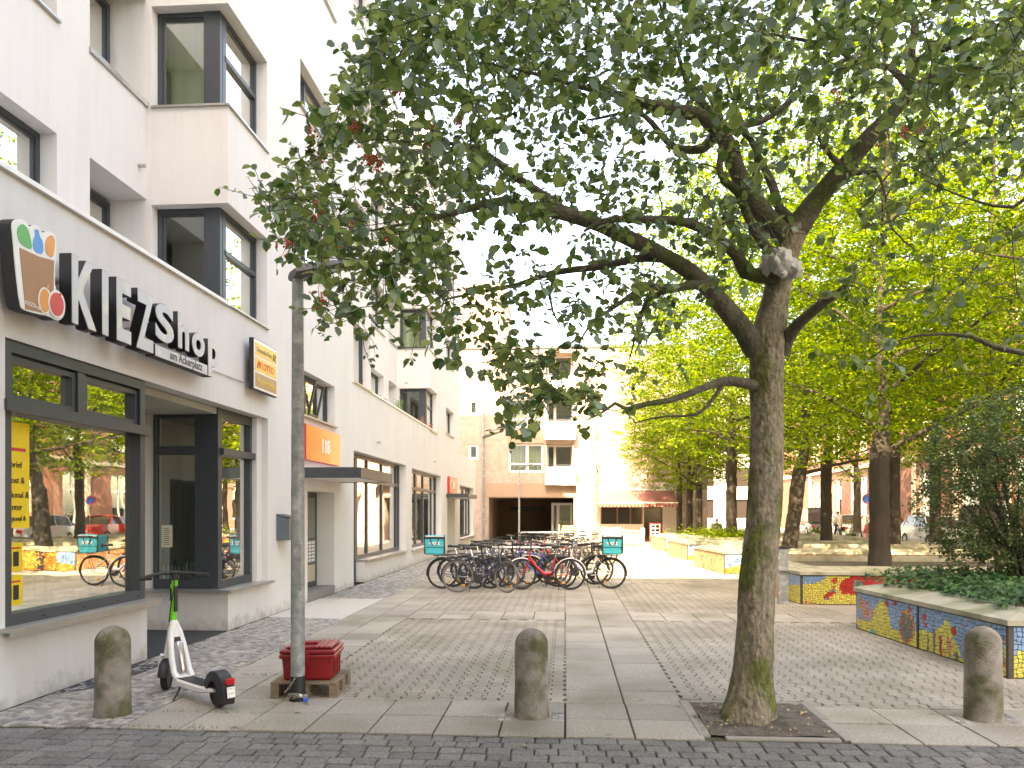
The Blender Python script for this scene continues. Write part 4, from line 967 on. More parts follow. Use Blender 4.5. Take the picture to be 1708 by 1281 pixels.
# neck: two side rails around the battery, merging at the top
def rail(sg):
    x=MB(); P=[(.64,.072*sg,.165),(.70,.072*sg,.22),(.745,.068*sg,.32),(.785,.060*sg,.44),(.83,.040*sg,.56),(.862,.0*sg,.665)]
    x.tube(P,[.030,.032,.032,.031,.033,.036],10,tw=.9); return x
for sg in (-1,1): rail(sg).build('neck_rail',WH,sc,smooth=True)
x=MB(); x.tube([(.715,0,.17),(.76,0,.30),(.805,0,.44),(.835,0,.54),(.868,0,.66)],[.052,.052,.050,.044,.036],12); x.build('neck_back',WH,sc,smooth=True)
x=MB(); x.tube([(.675,0,.20),(.690,0,.235),(.730,0,.35),(.765,0,.46),(.772,0,.485)],[.030,.044,.046,.043,.025],14); x.build('battery',mat('battery_grey',(.40,.40,.40),.28,.15,6,metal=.8),sc,smooth=True)
x=MB(); x.tube([(.80,0,.46),(.815,0,.52)],[.046,.036],12); x.build('battery_lock',M['black'],sc,smooth=True)
# steering column
top=Vector((.835,0,1.085)); bot=Vector((.885,0,.60))
x=MB(); x.tube([bot,bot.lerp(top,.25),bot.lerp(top,.27),top],[.033,.032,.029,.027],14); x.bbox(.83,.885,-.028,.028,.80,1.02,.012); x.build('stem',GR,sc,smooth=True)
x=MB(); x.tube([bot,bot.lerp(top,.14)],.0325,14); x.build('stem_collar',GR,sc,smooth=True)
x=MB(); x.box(.808,.8285,-.014,.014,.76,1.0); x.bbox(.84,.872,.028,.034,.86,.98,.002); x.build('stem_sticker',M['black'],sc)
x=MB(); x.bbox(.856,.90,-.036,.036,.61,.65,.004); x.build('reflector',plain('amber',(.7,.3,.02),.3),sc)
# fork with mudguard
f0=Vector((WB-.04,0,.60)); 
x=MB(); x.tube([(.895,0,.60),(.945,0,.42),(.965,0,.33)],[.036,.040,.045],12); x.build('head_tube',WH,sc,smooth=True)
a_=Vector(fa); fwd=Vector((0,0,1)).cross(a_)*-1
for sg in (-1,1):
    x=MB(); x.tube([Vector((.965,0,.34))+a_*.055*sg,Vector((.99,0,.27))+a_*.062*sg,Vector((WB,0,.125))+a_*.06*sg],[.022,.024,.020],10); x.build('fork_leg',WH,sc,smooth=True)
x=MB(); pts=[Vector((WB,0,.125))+Vector((0,0,1))*(.155*math.sin(t_))+fwd*(.155*math.cos(t_)) for t_ in [R(a) for a in range(20,190,17)]]; x.tube(pts,[.02]*len(pts),8,tw=2.2); x.build('front_mudguard',M['black'],sc,smooth=True)
# rear mudguard with light and plate
x=MB(); rr_=[]
for a in range(-25,176,20):
    c_,s_=math.cos(R(a)),math.sin(R(a)); hw=.066
    rr_.append([(-c_*.135,-hw,.125+s_*.135),(-c_*.180,-hw*.8,.13+s_*.190),(-c_*.180,hw*.8,.13+s_*.190),(-c_*.135,hw,.125+s_*.135),(-c_*.10,hw,.125+s_*.11),(-c_*.10,-hw,.125+s_*.11)])
loft(x,rr_); x.build('rear_mudguard',M['black'],sc,smooth=True)
x=MB(); x.bbox(-.205,-.165,-.035,.035,.225,.275,.004); x.build('rear_light',plain('lamp_red',(.55,.01,.02),.2),sc)
x=MB(); T=lambda a,b,c:(-.205+.12*(b-.12)+a,-.0+c,b)
x.hexa([(-.212,-.036,.115),(-.208,-.036,.115),(-.208,.036,.115),(-.212,.036,.115),(-.202,-.036,.205),(-.198,-.036,.205),(-.198,.036,.205),(-.202,.036,.205)]); pl_=x.build('number_plate',M['white'],sc)
for i,s_ in enumerate(('184','102')): text(s_,pl_,lambda a,b,c,i=i:(-.2105+.11*((.185-i*.04)-.115)-c,-a,.182-i*.042+b),h=.030,mt=plain('plate_ink',(.03,.05,.12)),ext=.0006)
# handlebar
bd_=Vector((math.cos(R(18)),math.sin(R(18)),0)); ih=Matrix.Rotation(-math.atan2(hd.y,hd.x),3,'Z'); bl=ih@bd_; up_=Vector((0,0,1))
bk=ih@Vector((math.sin(R(18)),-math.cos(R(18)),0))
x=MB(); x.tube([top+bl*(-.29)+bk*.07-up_*.005,top+bl*(-.20)+bk*.04+up_*.02,top+bl*(-.10)+up_*.035,top+up_*.03,top+bl*.10+up_*.035,top+bl*.18+bk*.02+up_*.03,top+bl*.28+bk*.05+up_*.02],[.016]*7,10); hb=x.build('handlebar',M['black'],sc,smooth=True)
for sg in (-1,1):
    e=top+bl*(.285*sg)+bk*(.06)+up_*(-.003 if sg<0 else .018); d_=bl*sg*.9+bk*.25; x=MB(); x.tube([e-d_*.10,e+d_*.02],[.023,.024],10); x.build('grip',M['rubber'],sc,smooth=True)
    x=MB(); q=top+bl*(.16*sg)+up_*.02; x.tube([q-bk*.03,q-bk*.05+bl*sg*.06-up_*.01,q-bk*.04+bl*sg*.14-up_*.02],[.009,.007,.006],6); x.ball(tuple(q),.022,8,6); x.build('brake_lever',M['black'],sc,smooth=True)
x=MB(); x.tube([top-up_*.03,top+up_*.035],[.030,.034],12); x.bbox(top.x-.045,top.x+.045,-.045,.045,top.z+.035,top.z+.055,.008); x.build('display',M['black'],sc)
x=MB(); x.tube([(.60,.05,.12),(.57,.10,.05),(.54,.15,.005)],[.010,.009,.008],8); x.tube([(.54,.15,.006),(.50,.16,.006)],.009,6); x.tube([(.60,.05,.11),(.66,-.03,.10)],.009,6); x.build('kickstand',M['black'],sc,smooth=True)
x=MB(); x.tube([top+up_*.0+bk*.02,Vector((.80,.03,.95)),Vector((.84,.04,.80)),Vector((.87,.04,.66))],.006,6); x.build('cable',M['black'],sc,smooth=True)

# ---------------------------------------------------------------- bicycles
def bike(lab,px,py,yaw,frame=(.03,.04,.07),style='d',steer=0,rimc='chrome',tyre=None,basket=False,rack=True,guard='black',lean=0,r=.34,child=False,zoff=0,group='bicycles in the front row of the rack'):
    """px,py: pixel of the rear wheel's contact point on the ground"""
    g_=onground(px,py); t=thing('bicycle',lab,'bicycle',(g_.x,g_.y,zoff),yaw,group); t.rotation_euler=(lean,0,yaw)
    fm=mat('bike_paint',frame,.32,.06,10,coat=.4); tm=tyre or M['rubber']; rm_=M[rimc]
    wb=1.06; sp_=Vector((.93,0,0)); 
    def S(v):
        v=Vector(v)-sp_; c_,s_=math.cos(steer),math.sin(steer); return Vector((v.x*c_-v.y*s_,v.x*s_+v.y*c_,v.z))+sp_
    def wheel(cx,T0):
        T=lambda p,q,s_:tuple(T0((cx+p,s_,r+q))); tr=.025
        x=MB(); x.lathe([(r-tr+tr*math.cos(a),tr*math.sin(a)) for a in [k*math.pi/3 for k in range(6)]],36,T=T,close=True); o=x.build('wheel',tm,t,smooth=True)
        x=MB(); x.lathe([(r-.040,-.011),(r-.028,-.014),(r-.026,.014),(r-.040,.011)],36,T=T,close=True); x.build('rim',plain('rim_grey',(.30,.30,.30),.35,metal=.5) if rimc=='chrome' else rm_,o,smooth=True)
        x=MB()
        for k in range(24):
            a=2*math.pi*k/24; b=a+(.5 if k%2 else -.5); sg=.02 if k%4<2 else -.02
            x.tube([T(.022*math.cos(b),.022*math.sin(b),sg),T((r-.036)*math.cos(a),(r-.036)*math.sin(a),0)],.0016,3,cap=False)
        x.lathe([(.018,-.035),(.018,.035)],10,T=T)
        x.build('spokes',plain('spoke_steel',(.25,.25,.25),.4,metal=.6),o)
        if rimc!='x':
            x=MB(); x.bbox(-.03,.03,-.004,.004,-.02,.02,.002,T=lambda a,b,c:T(a+.13,c-.19,b)); x.build('reflector',plain('amber',(.7,.3,.02)),o)
    I=lambda v:Vector(v)
    wheel(0,I); wheel(wb,S)
    bb=(.44,0,.285); se=(.32,0,.76 if style!='w' else .70); h1=(.905,0,.62); h2=(.86,0,.83 if style=='d' else .86)
    x=MB()
    if style=='d': x.tube([(.335,0,.72),(.865,0,.79)],.016,8); x.tube([bb,(.895,0,.68)],.019,8)
    elif style=='s': x.tube([bb,(.60,0,.34),(.895,0,.66)],.021,8); x.tube([(.37,0,.50),(.60,0,.50),(.875,0,.76)],.017,8)
    else: x.tube([(.40,0,.36),(.56,0,.34),(.72,0,.48),(.90,0,.72)],[.038,.040,.034,.028],10)
    x.tube([bb,se],.017,8); x.tube([(.335,0,.70),(.0,.04,r)],.009,6); x.tube([(.335,0,.70),(.0,-.04,r)],.009,6)
    x.tube([bb,(0,.045,r)],.011,6); x.tube([bb,(0,-.045,r)],.011,6); x.tube([h1,h2],.021,8); x.build('frame',fm,t,smooth=True)
    x=MB()
    for sg in (-.05,.05): x.tube([S((.905,sg*.6,.66)),S((.925,sg,.55)),S((.98,sg,.42)),S((wb,sg,r))],.011,6)
    x.build('fork',fm,t,smooth=True)
    x=MB(); hz=1.04; x.tube([S(h2),S((.84,0,hz-.03))],.013,8); 
    x.tube([S((.70,-.29,hz-.01)),S((.80,-.22,hz)),S((.87,-.08,hz)),S((.87,.08,hz)),S((.80,.22,hz)),S((.70,.29,hz-.01))],.011,7); hb=x.build('handlebar',M['black'],t,smooth=True)
    x=MB()
    for sg in (-1,1): x.tube([S((.66,sg*.30,hz-.01)),S((.77,sg*.24,hz))],.016,7)
    x.build('grips',M['rubber'],hb,smooth=True)
    x=MB(); x.tube([S((.86,.05,hz-.02)),S((.93,.04,.95)),S((.93,.02,.75))],.004,5); x.build('cable',M['black'],hb)
    x=MB(); sz=.93; secs=[(.12,.065,.0),(.16,.075,.015),(.24,.06,.008),(.32,.025,.0),(.40,.014,-.008)]
    loft(x,[[(a,-hw,sz+dz),(a,-hw*.6,sz+dz+.028),(a,hw*.6,sz+dz+.028),(a,hw,sz+dz),(a,hw*.5,sz+dz-.03),(a,-hw*.5,sz+dz-.03)] for a,hw,dz in secs]); sd2=x.build('saddle',M['black'],t,smooth=True)
    x=MB(); x.tube([se,(.27,0,sz-.02)],.013,8); x.build('seat_post',M['chrome'],sd2,smooth=True)
    x=MB(); T=lambda p,q,s_:(bb[0]+p,s_-.045,bb[2]+q); x.lathe([(.09,-.004),(.095,0),(.09,.004)],20,T=T); 
    x.tube([(bb[0],-.06,bb[2]),(bb[0]+.12,-.065,bb[2]-.11)],.009,6); x.tube([(bb[0],.06,bb[2]),(bb[0]-.12,.065,bb[2]+.11)],.009,6)
    x.bbox(bb[0]+.08,bb[0]+.16,-.16,-.07,bb[2]-.125,bb[2]-.10,.004); x.bbox(bb[0]-.16,bb[0]-.08,.07,.16,bb[2]+.10,bb[2]+.125,.004)
    x.tube([(bb[0],-.045,bb[2]+.09),(0,-.045,r+.035)],.005,4); x.tube([(bb[0],-.045,bb[2]-.09),(0,-.045,r-.035)],.005,4); x.build('crankset',M['black'],t)
    if guard:
        gm=M[guard] if guard in M else plain('guard_white',(.6,.6,.6),.4)
        for cx,TT,a0_,a1_ in ((0,I,20,190),(wb,S,50,175)):
            x=MB(); secs=[]
            for a in np.linspace(a0_,a1_,12):
                c_,s_=math.cos(R(a)),math.sin(R(a)); R1=r+.014
                secs.append([tuple(TT((cx+(R1-.012)*c_,-.027,r+(R1-.012)*s_))),tuple(TT((cx+(R1+.004)*c_,-.015,r+(R1+.004)*s_))),tuple(TT((cx+(R1+.004)*c_,.015,r+(R1+.004)*s_))),tuple(TT((cx+(R1-.012)*c_,.027,r+(R1-.012)*s_))),tuple(TT((cx+R1*c_,0,r+R1*s_)))])
            loft(x,secs); x.build('mudguard',gm,t,smooth=True)
    if rack:
        x=MB(); 
        for sg in (-.06,.06): x.tube([(.28,sg,.74),(-.20,sg,.73)],.006,5); x.tube([(-.12,sg,.73),(0,sg,r)],.005,5)
        for q in (.2,.08,-.04,-.18): x.tube([(q,-.06,.732),(q,.06,.732)],.005,5)
        x.build('luggage_rack',M['black'],t)
    if basket:
        x=MB(); 
        for z in (.78,.84,.90,.97): 
            P=[S((a,b,z)) for a,b in ((.90,-.16),(1.20,-.16),(1.20,.16),(.90,.16),(.90,-.16))]; x.tube(P,.004,4)
        for k in range(9):
            u=-.16+.04*k; x.tube([S((.90,u,.97)),S((.90,u,.78)),S((1.2,u,.78)),S((1.2,u,.97))],.003,4)
            v=.90+.0375*k; x.tube([S((v,-.16,.97)),S((v,-.16,.78)),S((v,.16,.78)),S((v,.16,.97))],.003,4)
        x.build('basket',M['black'],t)
    x=MB(); q=S((.97,0,.80)); x.ball(tuple(q),.035,8,6); x.build('headlamp',M['chrome'],t,smooth=True)
    x=MB(); x.tube([(.30,.04,.30),(.24,.14,.01)],.008,6); x.build('kickstand',M['black'],t)
    return t
LT=mat('light_tyre',(.13,.12,.11),.8,.1,20)
b1=bike('black bicycle at the left end of the rack carrying a turquoise delivery bag',738,982,R(5),(.02,.02,.025),'d',.15)
bike('dark bicycle with blue frame tubes just right of the left delivery bag',755,979,R(3),(.03,.06,.22),'d',-.1)
bike('navy step-through bicycle nearest the camera with light tyres and front wheel turned',763,988,R(2),(.012,.02,.05),'s',R(-38),tyre=LT)
bike('black bicycle behind the navy one, wheel with amber reflectors',790,982,R(4),(.015,.015,.02),'d',-.3)
bike('dark blue bicycle with battery in the middle of the front row',776,976,R(-2),(.02,.03,.10),'w',.2)
bike('grey bicycle with chrome mudguards in the middle of the front row',884,975,R(178),(.10,.11,.12),'s',.1,guard='guard_white')
bike('red low-step bicycle with white mudguards leaning at the rack',951,984,R(178),(.42,.012,.02),'w',.25,guard='guard_white')
bike('black city bicycle with wire basket behind the red one',925,974,R(2),(.015,.015,.015),'s',.2,basket=True)
bike('bright blue and black bicycle behind the red one',930,979,R(176),(.02,.08,.30),'d',-.2)
b7=bike('white electric bicycle at the right end carrying a turquoise delivery bag',1019,982,R(170),(.70,.71,.72),'w',-.4,guard='black')
bike('black bicycle with long carrier between red and white ones',992,975,R(183),(.02,.02,.02),'d',.3)
cl=[(.02,.02,.02),(.45,.05,.2),(.05,.25,.08),(.3,.3,.32),(.02,.02,.03),(.5,.02,.02),(.02,.05,.15),(.03,.03,.03),(.35,.33,.3),(.02,.02,.02),(.10,.05,.03)]
nm=['black bicycle at the left of the back row','pink bicycle with flowers-coloured frame in the back row','green bicycle in the back row','silver bicycle in the back row','dark bicycle near the middle of the back row','bright red bicycle in the back row','dark blue bicycle in the back row','black bicycle with a child seat in the back row','pale grey bicycle in the back row','black bicycle at the right end of the back row','brown bicycle deepest in the back row']
for i in range(11):
    fl=i%2; px=838+i*12+(60 if fl else 0)
    bike(nm[i],px,946+(i*5)%9-3-(0 if i<8 else 6),R(-4+(i*37)%9+(180 if fl else 0)),cl[i],'sdw'[i%3],(-.5+(i*.31)%1),rimc='chrome',basket=(i in(3,8)),zoff=.0,group='bicycles in the back row of the rack')
def bag(par_loc,yaw,lab,z,k=1.0):
    t=thing('delivery_bag',lab,'bag',par_loc,yaw); T=lambda x_,y_,z_:(x_*k,y_*k,z_*k)
    TQ=plain('turquoise_nylon',(.0,.40,.46),.55,var=.10,scale=12)
    s_=.22
    x=MB(); x.bbox(-s_,s_,-s_,s_,0,.42,.03,T=T); 
    x.v=[(a*(1+.03*noise.noise(Vector((a*7,b*7,c*7)))),b*(1+.03*noise.noise(Vector((a*7,b*7,c*7+3)))),c) for a,b,c in x.v]; x.build('bag_body',TQ,t,smooth=True)
    x=MB(); 
    for sx_ in (-1,1): 
        x.tube([T(sx_*s_,-s_,.02),T(sx_*s_,-s_-.004,.40),T(sx_*s_,-s_+.03,.425),T(sx_*s_,s_,.425),T(sx_*s_,s_,.02)],.011,6)
        x.tube([T(sx_*.09,-s_-.006,.37),T(sx_*.07,-s_-.02,.26),T(sx_*.04,-s_-.012,.22)],.012,6)
    x.bbox(-s_-.003,s_+.003,-s_-.009,-s_+.01,.345,.385,.003); x.bbox(-s_,s_,-s_-.006,-s_+.01,.155,.165,.002); x.build('straps',M['black'],t)
    x=MB(); x.bbox(-s_+.02,s_-.02,-s_-.011,-s_-.001,.388,.405,.002); x.build('reflective_band',plain('reflect',(.55,.56,.56),.3),t)
    text('wolt',t,lambda a,b,c:(a*k,(-s_-.013-c)*k,(.26+b)*k),w=.25,mt=M['white'],ext=.001,bold=.02)
    return t
p=b1.location; q=at(725,900,p.y); bag((q.x,p.y,.76),R(8),'turquoise square delivery bag on the left black bicycle','l',.98)
p=b7.location; q=at(1022,900,p.y); bag((q.x,p.y,.76),R(-6),'turquoise square delivery bag on the white electric bicycle','r',.98)
def rack(lab,px0,px1,Y,z,dbl=True):
    a=at(px0,900,Y); b=at(px1,900,Y); t=thing('bike_rack',lab,'bike rack',(a.x,Y,0)); L=b.x-a.x
    x=MB(); x.tube([(0,0,0),(0,0,z-.06),(.06,0,z),(L-.06,0,z),(L,0,z-.06),(L,0,0)],.024,10)
    if dbl: x.tube([(0,.35,0),(0,.35,z-.06),(.06,.35,z),(L-.06,.35,z),(L,.35,z-.06),(L,.35,0)],.024,10)
    x.build('rack_tube',M['chrome'] if False else plain('rack_galv',(.42,.43,.42),.35,metal=.5),t,smooth=True)
    for k in range(int(L/.45)+1): x=MB(); x.bbox(k*.45,k*.45+.05,-.25,.25,.02,.06,.005); x.build('wheel_holder',M['galv'],t)
rack('galvanised tube rack the front bicycles lean on',806,936,17.75,.87); rack('galvanised tube rack behind, among the back row of bicycles',866,932,23.2,1.07)

# ---------------------------------------------------------------- far buildings
PK=brickmat('pink_tile_wall',(.44,.33,.265),(.42,.31,.25),(.37,.28,.22),1,'xz',.3,.1,.006,bump=.15)
PB=plain('beige_band',(.36,.25,.175),.85,var=.05)
YB=45.0
fb=thing('passage_building','pink tiled apartment block across the end of the plaza with dark passage and balconies','building')
def XB(px): return at(px,800,YB).x
def ZB(py): return at(900,py,YB).z
wm=MB(); wx=[(XB(847),XB(907))]; hs=[(XB(815),XB(957),0,ZB(830),7,'b')]
for zz0,zz1 in ((ZB(788),ZB(740)),(ZB(713),ZB(664)),(ZB(713)+2.62,ZB(664)+2.62)):
    hs.append((XB(848),XB(906),zz0,zz1,.25)); hs.append((XB(910),XB(957),zz0-.35,zz1,1.2))
for px,a,b in ((789,692,665),(789,766,740)): hs.append((XB(781),XB(798),ZB(a),ZB(b),.2))
ROOF=11.1
panel(wm,fy(YB),-9,XB(1180),0,ROOF,hs,.25); wm.face([(-9,YB,ROOF),(XB(1180),YB,ROOF),(XB(1180),YB+12,ROOF),(-9,YB+12,ROOF)]); wm.face([(XB(1180),YB,0),(XB(1180),YB+12,0),(XB(1180),YB+12,ROOF),(XB(1180),YB,ROOF)])
wm.box(-9.5,XB(838),YB+.5,YB+8,ROOF,ROOF+4)
wm.build('wall',PK,fb)
x=MB()
for h in hs[1:]:
    if h[1]<0.2 and h[0]>-4.2: pass
x.box(XB(807),XB(957),YB-.03,YB-.002,ZB(829),ZB(806)); x.box(XB(847),XB(907),YB-.05,YB-.031,ZB(740)+.02,ZB(713)-.02) ; x.build('band',PB,fb)
for (z0,z1) in ((ZB(788),ZB(740)),(ZB(713),ZB(664)),(ZB(713)+2.62,ZB(664)+2.62)):
    window(fb,fy(YB+.2),XB(848),XB(906),z0,z1,mul=(XB(879),),tr=(z0+.5,),fm='white',back='curtw',bd=.3,fw=.09)
    x=MB(); x.box(XB(909),XB(960),YB-.55,YB-.05,z0-.75,z0-.62); x.box(XB(909),XB(960),YB-.55,YB-.50,z0-.62,z0+.30); x.box(XB(909),XB(909)+.05,YB-.50,YB-.05,z0-.62,z0+.30); bo=x.build('balcony',plain('balcony_panel',(.5,.5,.5),.6),fb)
    x=MB(); x.tube([(XB(909),YB-.52,z0+.38),(XB(960),YB-.52,z0+.38)],.025,6); x.build('railing',M['anth'],bo)
    window(fb,fy(YB+1.1),XB(911),XB(956),z0-.3,z1,mul=(XB(925),),fm='white',back='dark_in',bd=.3,fw=.09)
for a,b in ((692,665),(766,740)): window(fb,fy(YB+.15),XB(781),XB(798),ZB(a),ZB(b),fm='white',back='dark_in',bd=.2,fw=.12)
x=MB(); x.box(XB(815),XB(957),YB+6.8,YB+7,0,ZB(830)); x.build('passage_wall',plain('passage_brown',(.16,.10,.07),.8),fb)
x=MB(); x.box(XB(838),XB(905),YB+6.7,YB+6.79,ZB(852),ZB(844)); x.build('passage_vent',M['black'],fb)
window(fb,fy(YB+3),XB(918),XB(956),0.02,ZB(838),mul=(XB(930),),fm='white',back='curtain',bd=.3,fw=.12,name='passage_door')
x=MB(); dp=XB(806); x.tube([(dp,YB-.1,0),(dp,YB-.1,15)],.06,8); x.build('downpipe',M['galv'],fb,smooth=True)
x=MB(); x.box(-9,XB(1180),YB-.08,YB,ROOF+.002,ROOF+.15); x.build('roof_edge',M['anth'],fb)
# café in its ground floor
cf=thing('cafe','cafe shopfront under the awning with large dark window and open door','shopfront',(0,YB-1.5,0)); Yc=YB-1.5
x=MB()
f=lambda u,v,w_:(u,-w_,v)
XC=lambda px:at(px,850,Yc).x
panel(x,f,XC(962),XC(1130),0,3.2,[(XC(1002),XC(1072),1.0,2.3,.2),(XC(1074),XC(1106),0,2.3,.4,'b')]); x.box(XC(962),XC(1130),.0,1.45,3.2,3.3); x.box(XC(1128),XC(1130),.0,1.45,0,3.2); x.build('shop_wall',plain('cream_wall',(.6,.55,.47),.85),cf)
x=MB(); x.box(XC(1002),XC(1072),.2,.24,1.0,2.3); x.box(XC(1074),XC(1106),.4,.44,0,2.3); x.build('shop_glass',plain('dark_glass',(.03,.025,.022),.12),cf)
x=MB(); 
for px in (1003,1030,1052,1071): x.box(XC(px)-.04,XC(px)+.04,.12,.19,1.0,2.3)
x.build('window_frame',plain('brown_frame',(.15,.09,.06),.6),cf)
aw=thing('awning','faded red fabric awning over the cafe front','awning',(0,Yc,0)); x=MB(); xa,xb=XC(985),XC(1124)
x.raw([(xa,0,2.85),(xb,0,2.85),(xb,-1.7,2.15),(xa,-1.7,2.15),(xa,0,2.83),(xb,0,2.83),(xb,-1.7,2.13),(xa,-1.7,2.13)],[(0,1,2,3),(7,6,5,4),(0,3,7,4),(1,5,6,2),(2,6,7,3)]); 
for i in range(24):
    a=xa+(xb-xa)*i/24; b=xa+(xb-xa)*(i+1)/24; x.face([(a,-1.71,2.14),(b,-1.71,2.14),(b-.03,-1.71,1.93),(a+.03,-1.71,1.93)])
x.build('awning_cloth',plain('awning_red',(.33,.13,.11),.8),aw)
x=MB(); x.tube([(xa,-1.70,2.16),(xb,-1.70,2.16)],.03,8); x.tube([(xa,0,2.88),(xb,0,2.88)],.05,8); x.build('awning_bar',M['white'],aw)
def cafe_table(px,Y,lab):
    p=at(px,880,Y); t=thing('cafe_table',lab,'table',(p.x,Y,0)); x=MB(); x.lathe([(.34,.72),(.35,.73),(.34,.75)],20); x.build('tabletop',M['white'],t); x=MB(); x.tube([(0,0,0),(0,0,.72)],.025,8); x.lathe([(.2,0),(.2,.02)],16); x.build('pedestal',M['steel'],t)
def cafe_chair(px,Y,rz,lab):
    p=at(px,880,Y); t=thing('cafe_chair',lab,'chair',(p.x,Y,0),rz)
    x=MB(); x.bbox(-.2,.2,-.2,.2,.43,.455,.008); x.build('seat',M['white'],t)
    for sx_,sy_ in ((-1,-1),(1,-1),(-1,1),(1,1)): x=MB(); x.tube([(sx_*.19,sy_*.19,.43),(sx_*.21,sy_*.22,0)],.014,6); x.build('leg',M['steel'],t)
    x=MB(); 
    for z in (.6,.7,.8): x.bbox(-.2,.2,.19,.21,z,z+.06,.004)
    x.tube([(-.19,.2,.43),(-.19,.21,.87)],.013,6); x.tube([(.19,.2,.43),(.19,.21,.87)],.013,6); x.build('backrest',M['white'],t)
cafe_table(1037,40,'round white cafe table left of the other, before the cafe window'); cafe_table(1056,39,'round white cafe table on the right before the cafe window')
for i,(px,Y,rz) in enumerate(((1021,39.5,.4),(1030,41,3),(1047,38.4,1.5),(1066,39.6,-1.2),(1012,42,2.0))): cafe_chair(px,Y,rz,['light cafe chair left of the left table','light cafe chair behind the left table','light cafe chair between the two tables','light cafe chair right of the right table','light cafe chair farthest left by the wall'][i])
p=at(1093,880,40.5); t=thing('menu_board','red framed menu stand beside the cafe door','menu stand',(p.x,40.5,0)); x=MB(); x.bbox(-.3,.3,-.03,.03,.1,1.1,.01); x.build('board_frame',plain('board_red',(.45,.03,.03)),t)
x=MB(); x.box(-.24,.24,-.034,-.031,.42,1.04); bd2=x.build('menu_sheet',M['white'],t); x=MB()
for i in range(3):
    for j in range(2): x.box(-.2+j*.22,-.02+j*.22,-.037,-.0345,.46+i*.2,.6+i*.2)
x.build('menu_pictures',M['dark_glass'],bd2)
p=at(945,893,38.5); t=thing('cargo_trailer','tipped wooden slatted cart with a metal drawbar beside the bicycles','cart',(p.x,38.5,0)); x=MB()
for i in range(5): x.bbox(-.35,.25,-.02,.02,.35+i*.14,.43+i*.14,.005,T=lambda a,b,c:(a+.25*(c-.4),b,c))
x.bbox(-.38,-.33,.02,.05,.3,1.05,.005); x.build('slatted_board',plain('pale_wood',(.55,.45,.3),.7),t); x=MB(); x.tube([(.2,0,.35),(1.3,0,.8)],.03,8); x.build('drawbar',M['steel'],t)
# brick buildings across the street
BR=brickmat('red_brick',(.34,.125,.075),(.28,.10,.06),(.30,.24,.19),1,'yz')
bb_=thing('brick_building','red brick building with tall white framed windows across the street','building'); BX_=21.0
hs=[];ws=[]
for i in range(14):
    y0=6+i*5.0
    for z0,z1 in ((1.0,4.2),(5.8,9.2),(10.6,13.2)): hs.append((y0,y0+2.2,z0,z1,.25)); ws.append((y0,y0+2.2,z0,z1))
wm=MB(); panel(wm,lambda u,v,w_:(BX_-w_,u,v),2,78,0,15,hs); wm.face([(BX_,2,15),(BX_,78,15),(BX_+12,78,15),(BX_+12,2,15)]); wm.face([(BX_,2,0),(BX_+12,2,0),(BX_+12,2,15),(BX_,2,15)]); wm.build('wall',BR,bb_)
x=MB(); x.box(BX_-.12,BX_-.002,2,78,4.75,5.05); x.box(BX_-.25,BX_-.002,2,78,14.5,15.1)
for i in range(15): x.box(BX_-.10,BX_-.001,3.3+i*5,3.75+i*5,0,4.74)
x.build('stone_bands',plain('pale_stone',(.55,.48,.38),.85),bb_)
for (a,b,c,d) in ws:
    window(bb_,lambda u,v,w_:(BX_+.2-w_,u,v),a,b,c,d,mul=((a+b)/2,),tr=(c+(d-c)*.65,),fm='white',back='dark_in',bd=.3,fw=.10,glass='glass',sash=False)
eb=thing('pale_building','pale rendered building closing the street in the distance','building'); hs=[]
for i in range(7):
    for k in range(4): hs.append((9+i*4,11+i*4,1+k*3.2,2.9+k*3.2,.2))
wm=MB(); panel(wm,fy(80),6,40,0,14,hs); wm.build('wall',plain('cream_wall',(.6,.55,.47)),eb)
for h in hs: x=MB(); x.box(h[0],h[1],80.2,80.25,h[2],h[3]); x.build('window',M['dark_glass'],eb)
# tenement behind the camera: it casts the shade over the near plaza and shows in the glass
rb=thing('street_tenement','tall ochre tenement on the opposite side of the street behind the viewer','building'); hs=[]
for i in range(9):
    for k in range(6): hs.append((-27+i*4.0,-25.2+i*4.0,1.2+k*3.7,3.4+k*3.7,.2))
wm=MB(); panel(wm,lambda u,v,w_:(u,-9+w_,v),-28,9,0,25.5,hs); wm.face([(-28,-9,25.5),(9,-9,25.5),(9,-21,25.5),(-28,-21,25.5)]); wm.build('wall',plain('ochre_wall',(.42,.33,.22),.85),rb)
for h in hs[:90]: x=MB(); x.box(h[0],h[1],-9.25,-9.2,h[2],h[3]); x.build('window',M['dark_glass'],rb)
# street on the right
g=MB(); g.face([(13.2,5.9,0.001),(19,5.9,0.001),(19,100,0.001),(13.2,100,0.001)]); struct(g,'road',plain('road_asphalt',(.11,.107,.10),.85,bump=.3,bscale=60))
g=MB(); g.bbox(13.05,13.19,6,90,-.02,.10,.02); g.bbox(19.01,19.15,6,90,-.02,.10,.02); struct(g,'kerb',M['kerb_concrete'])
g=MB(); g.face([(19.15,5.9,.09),(21,5.9,.09),(21,78,.09),(19.15,78,.09)]); struct(g,'far_pavement',M['plaza'])

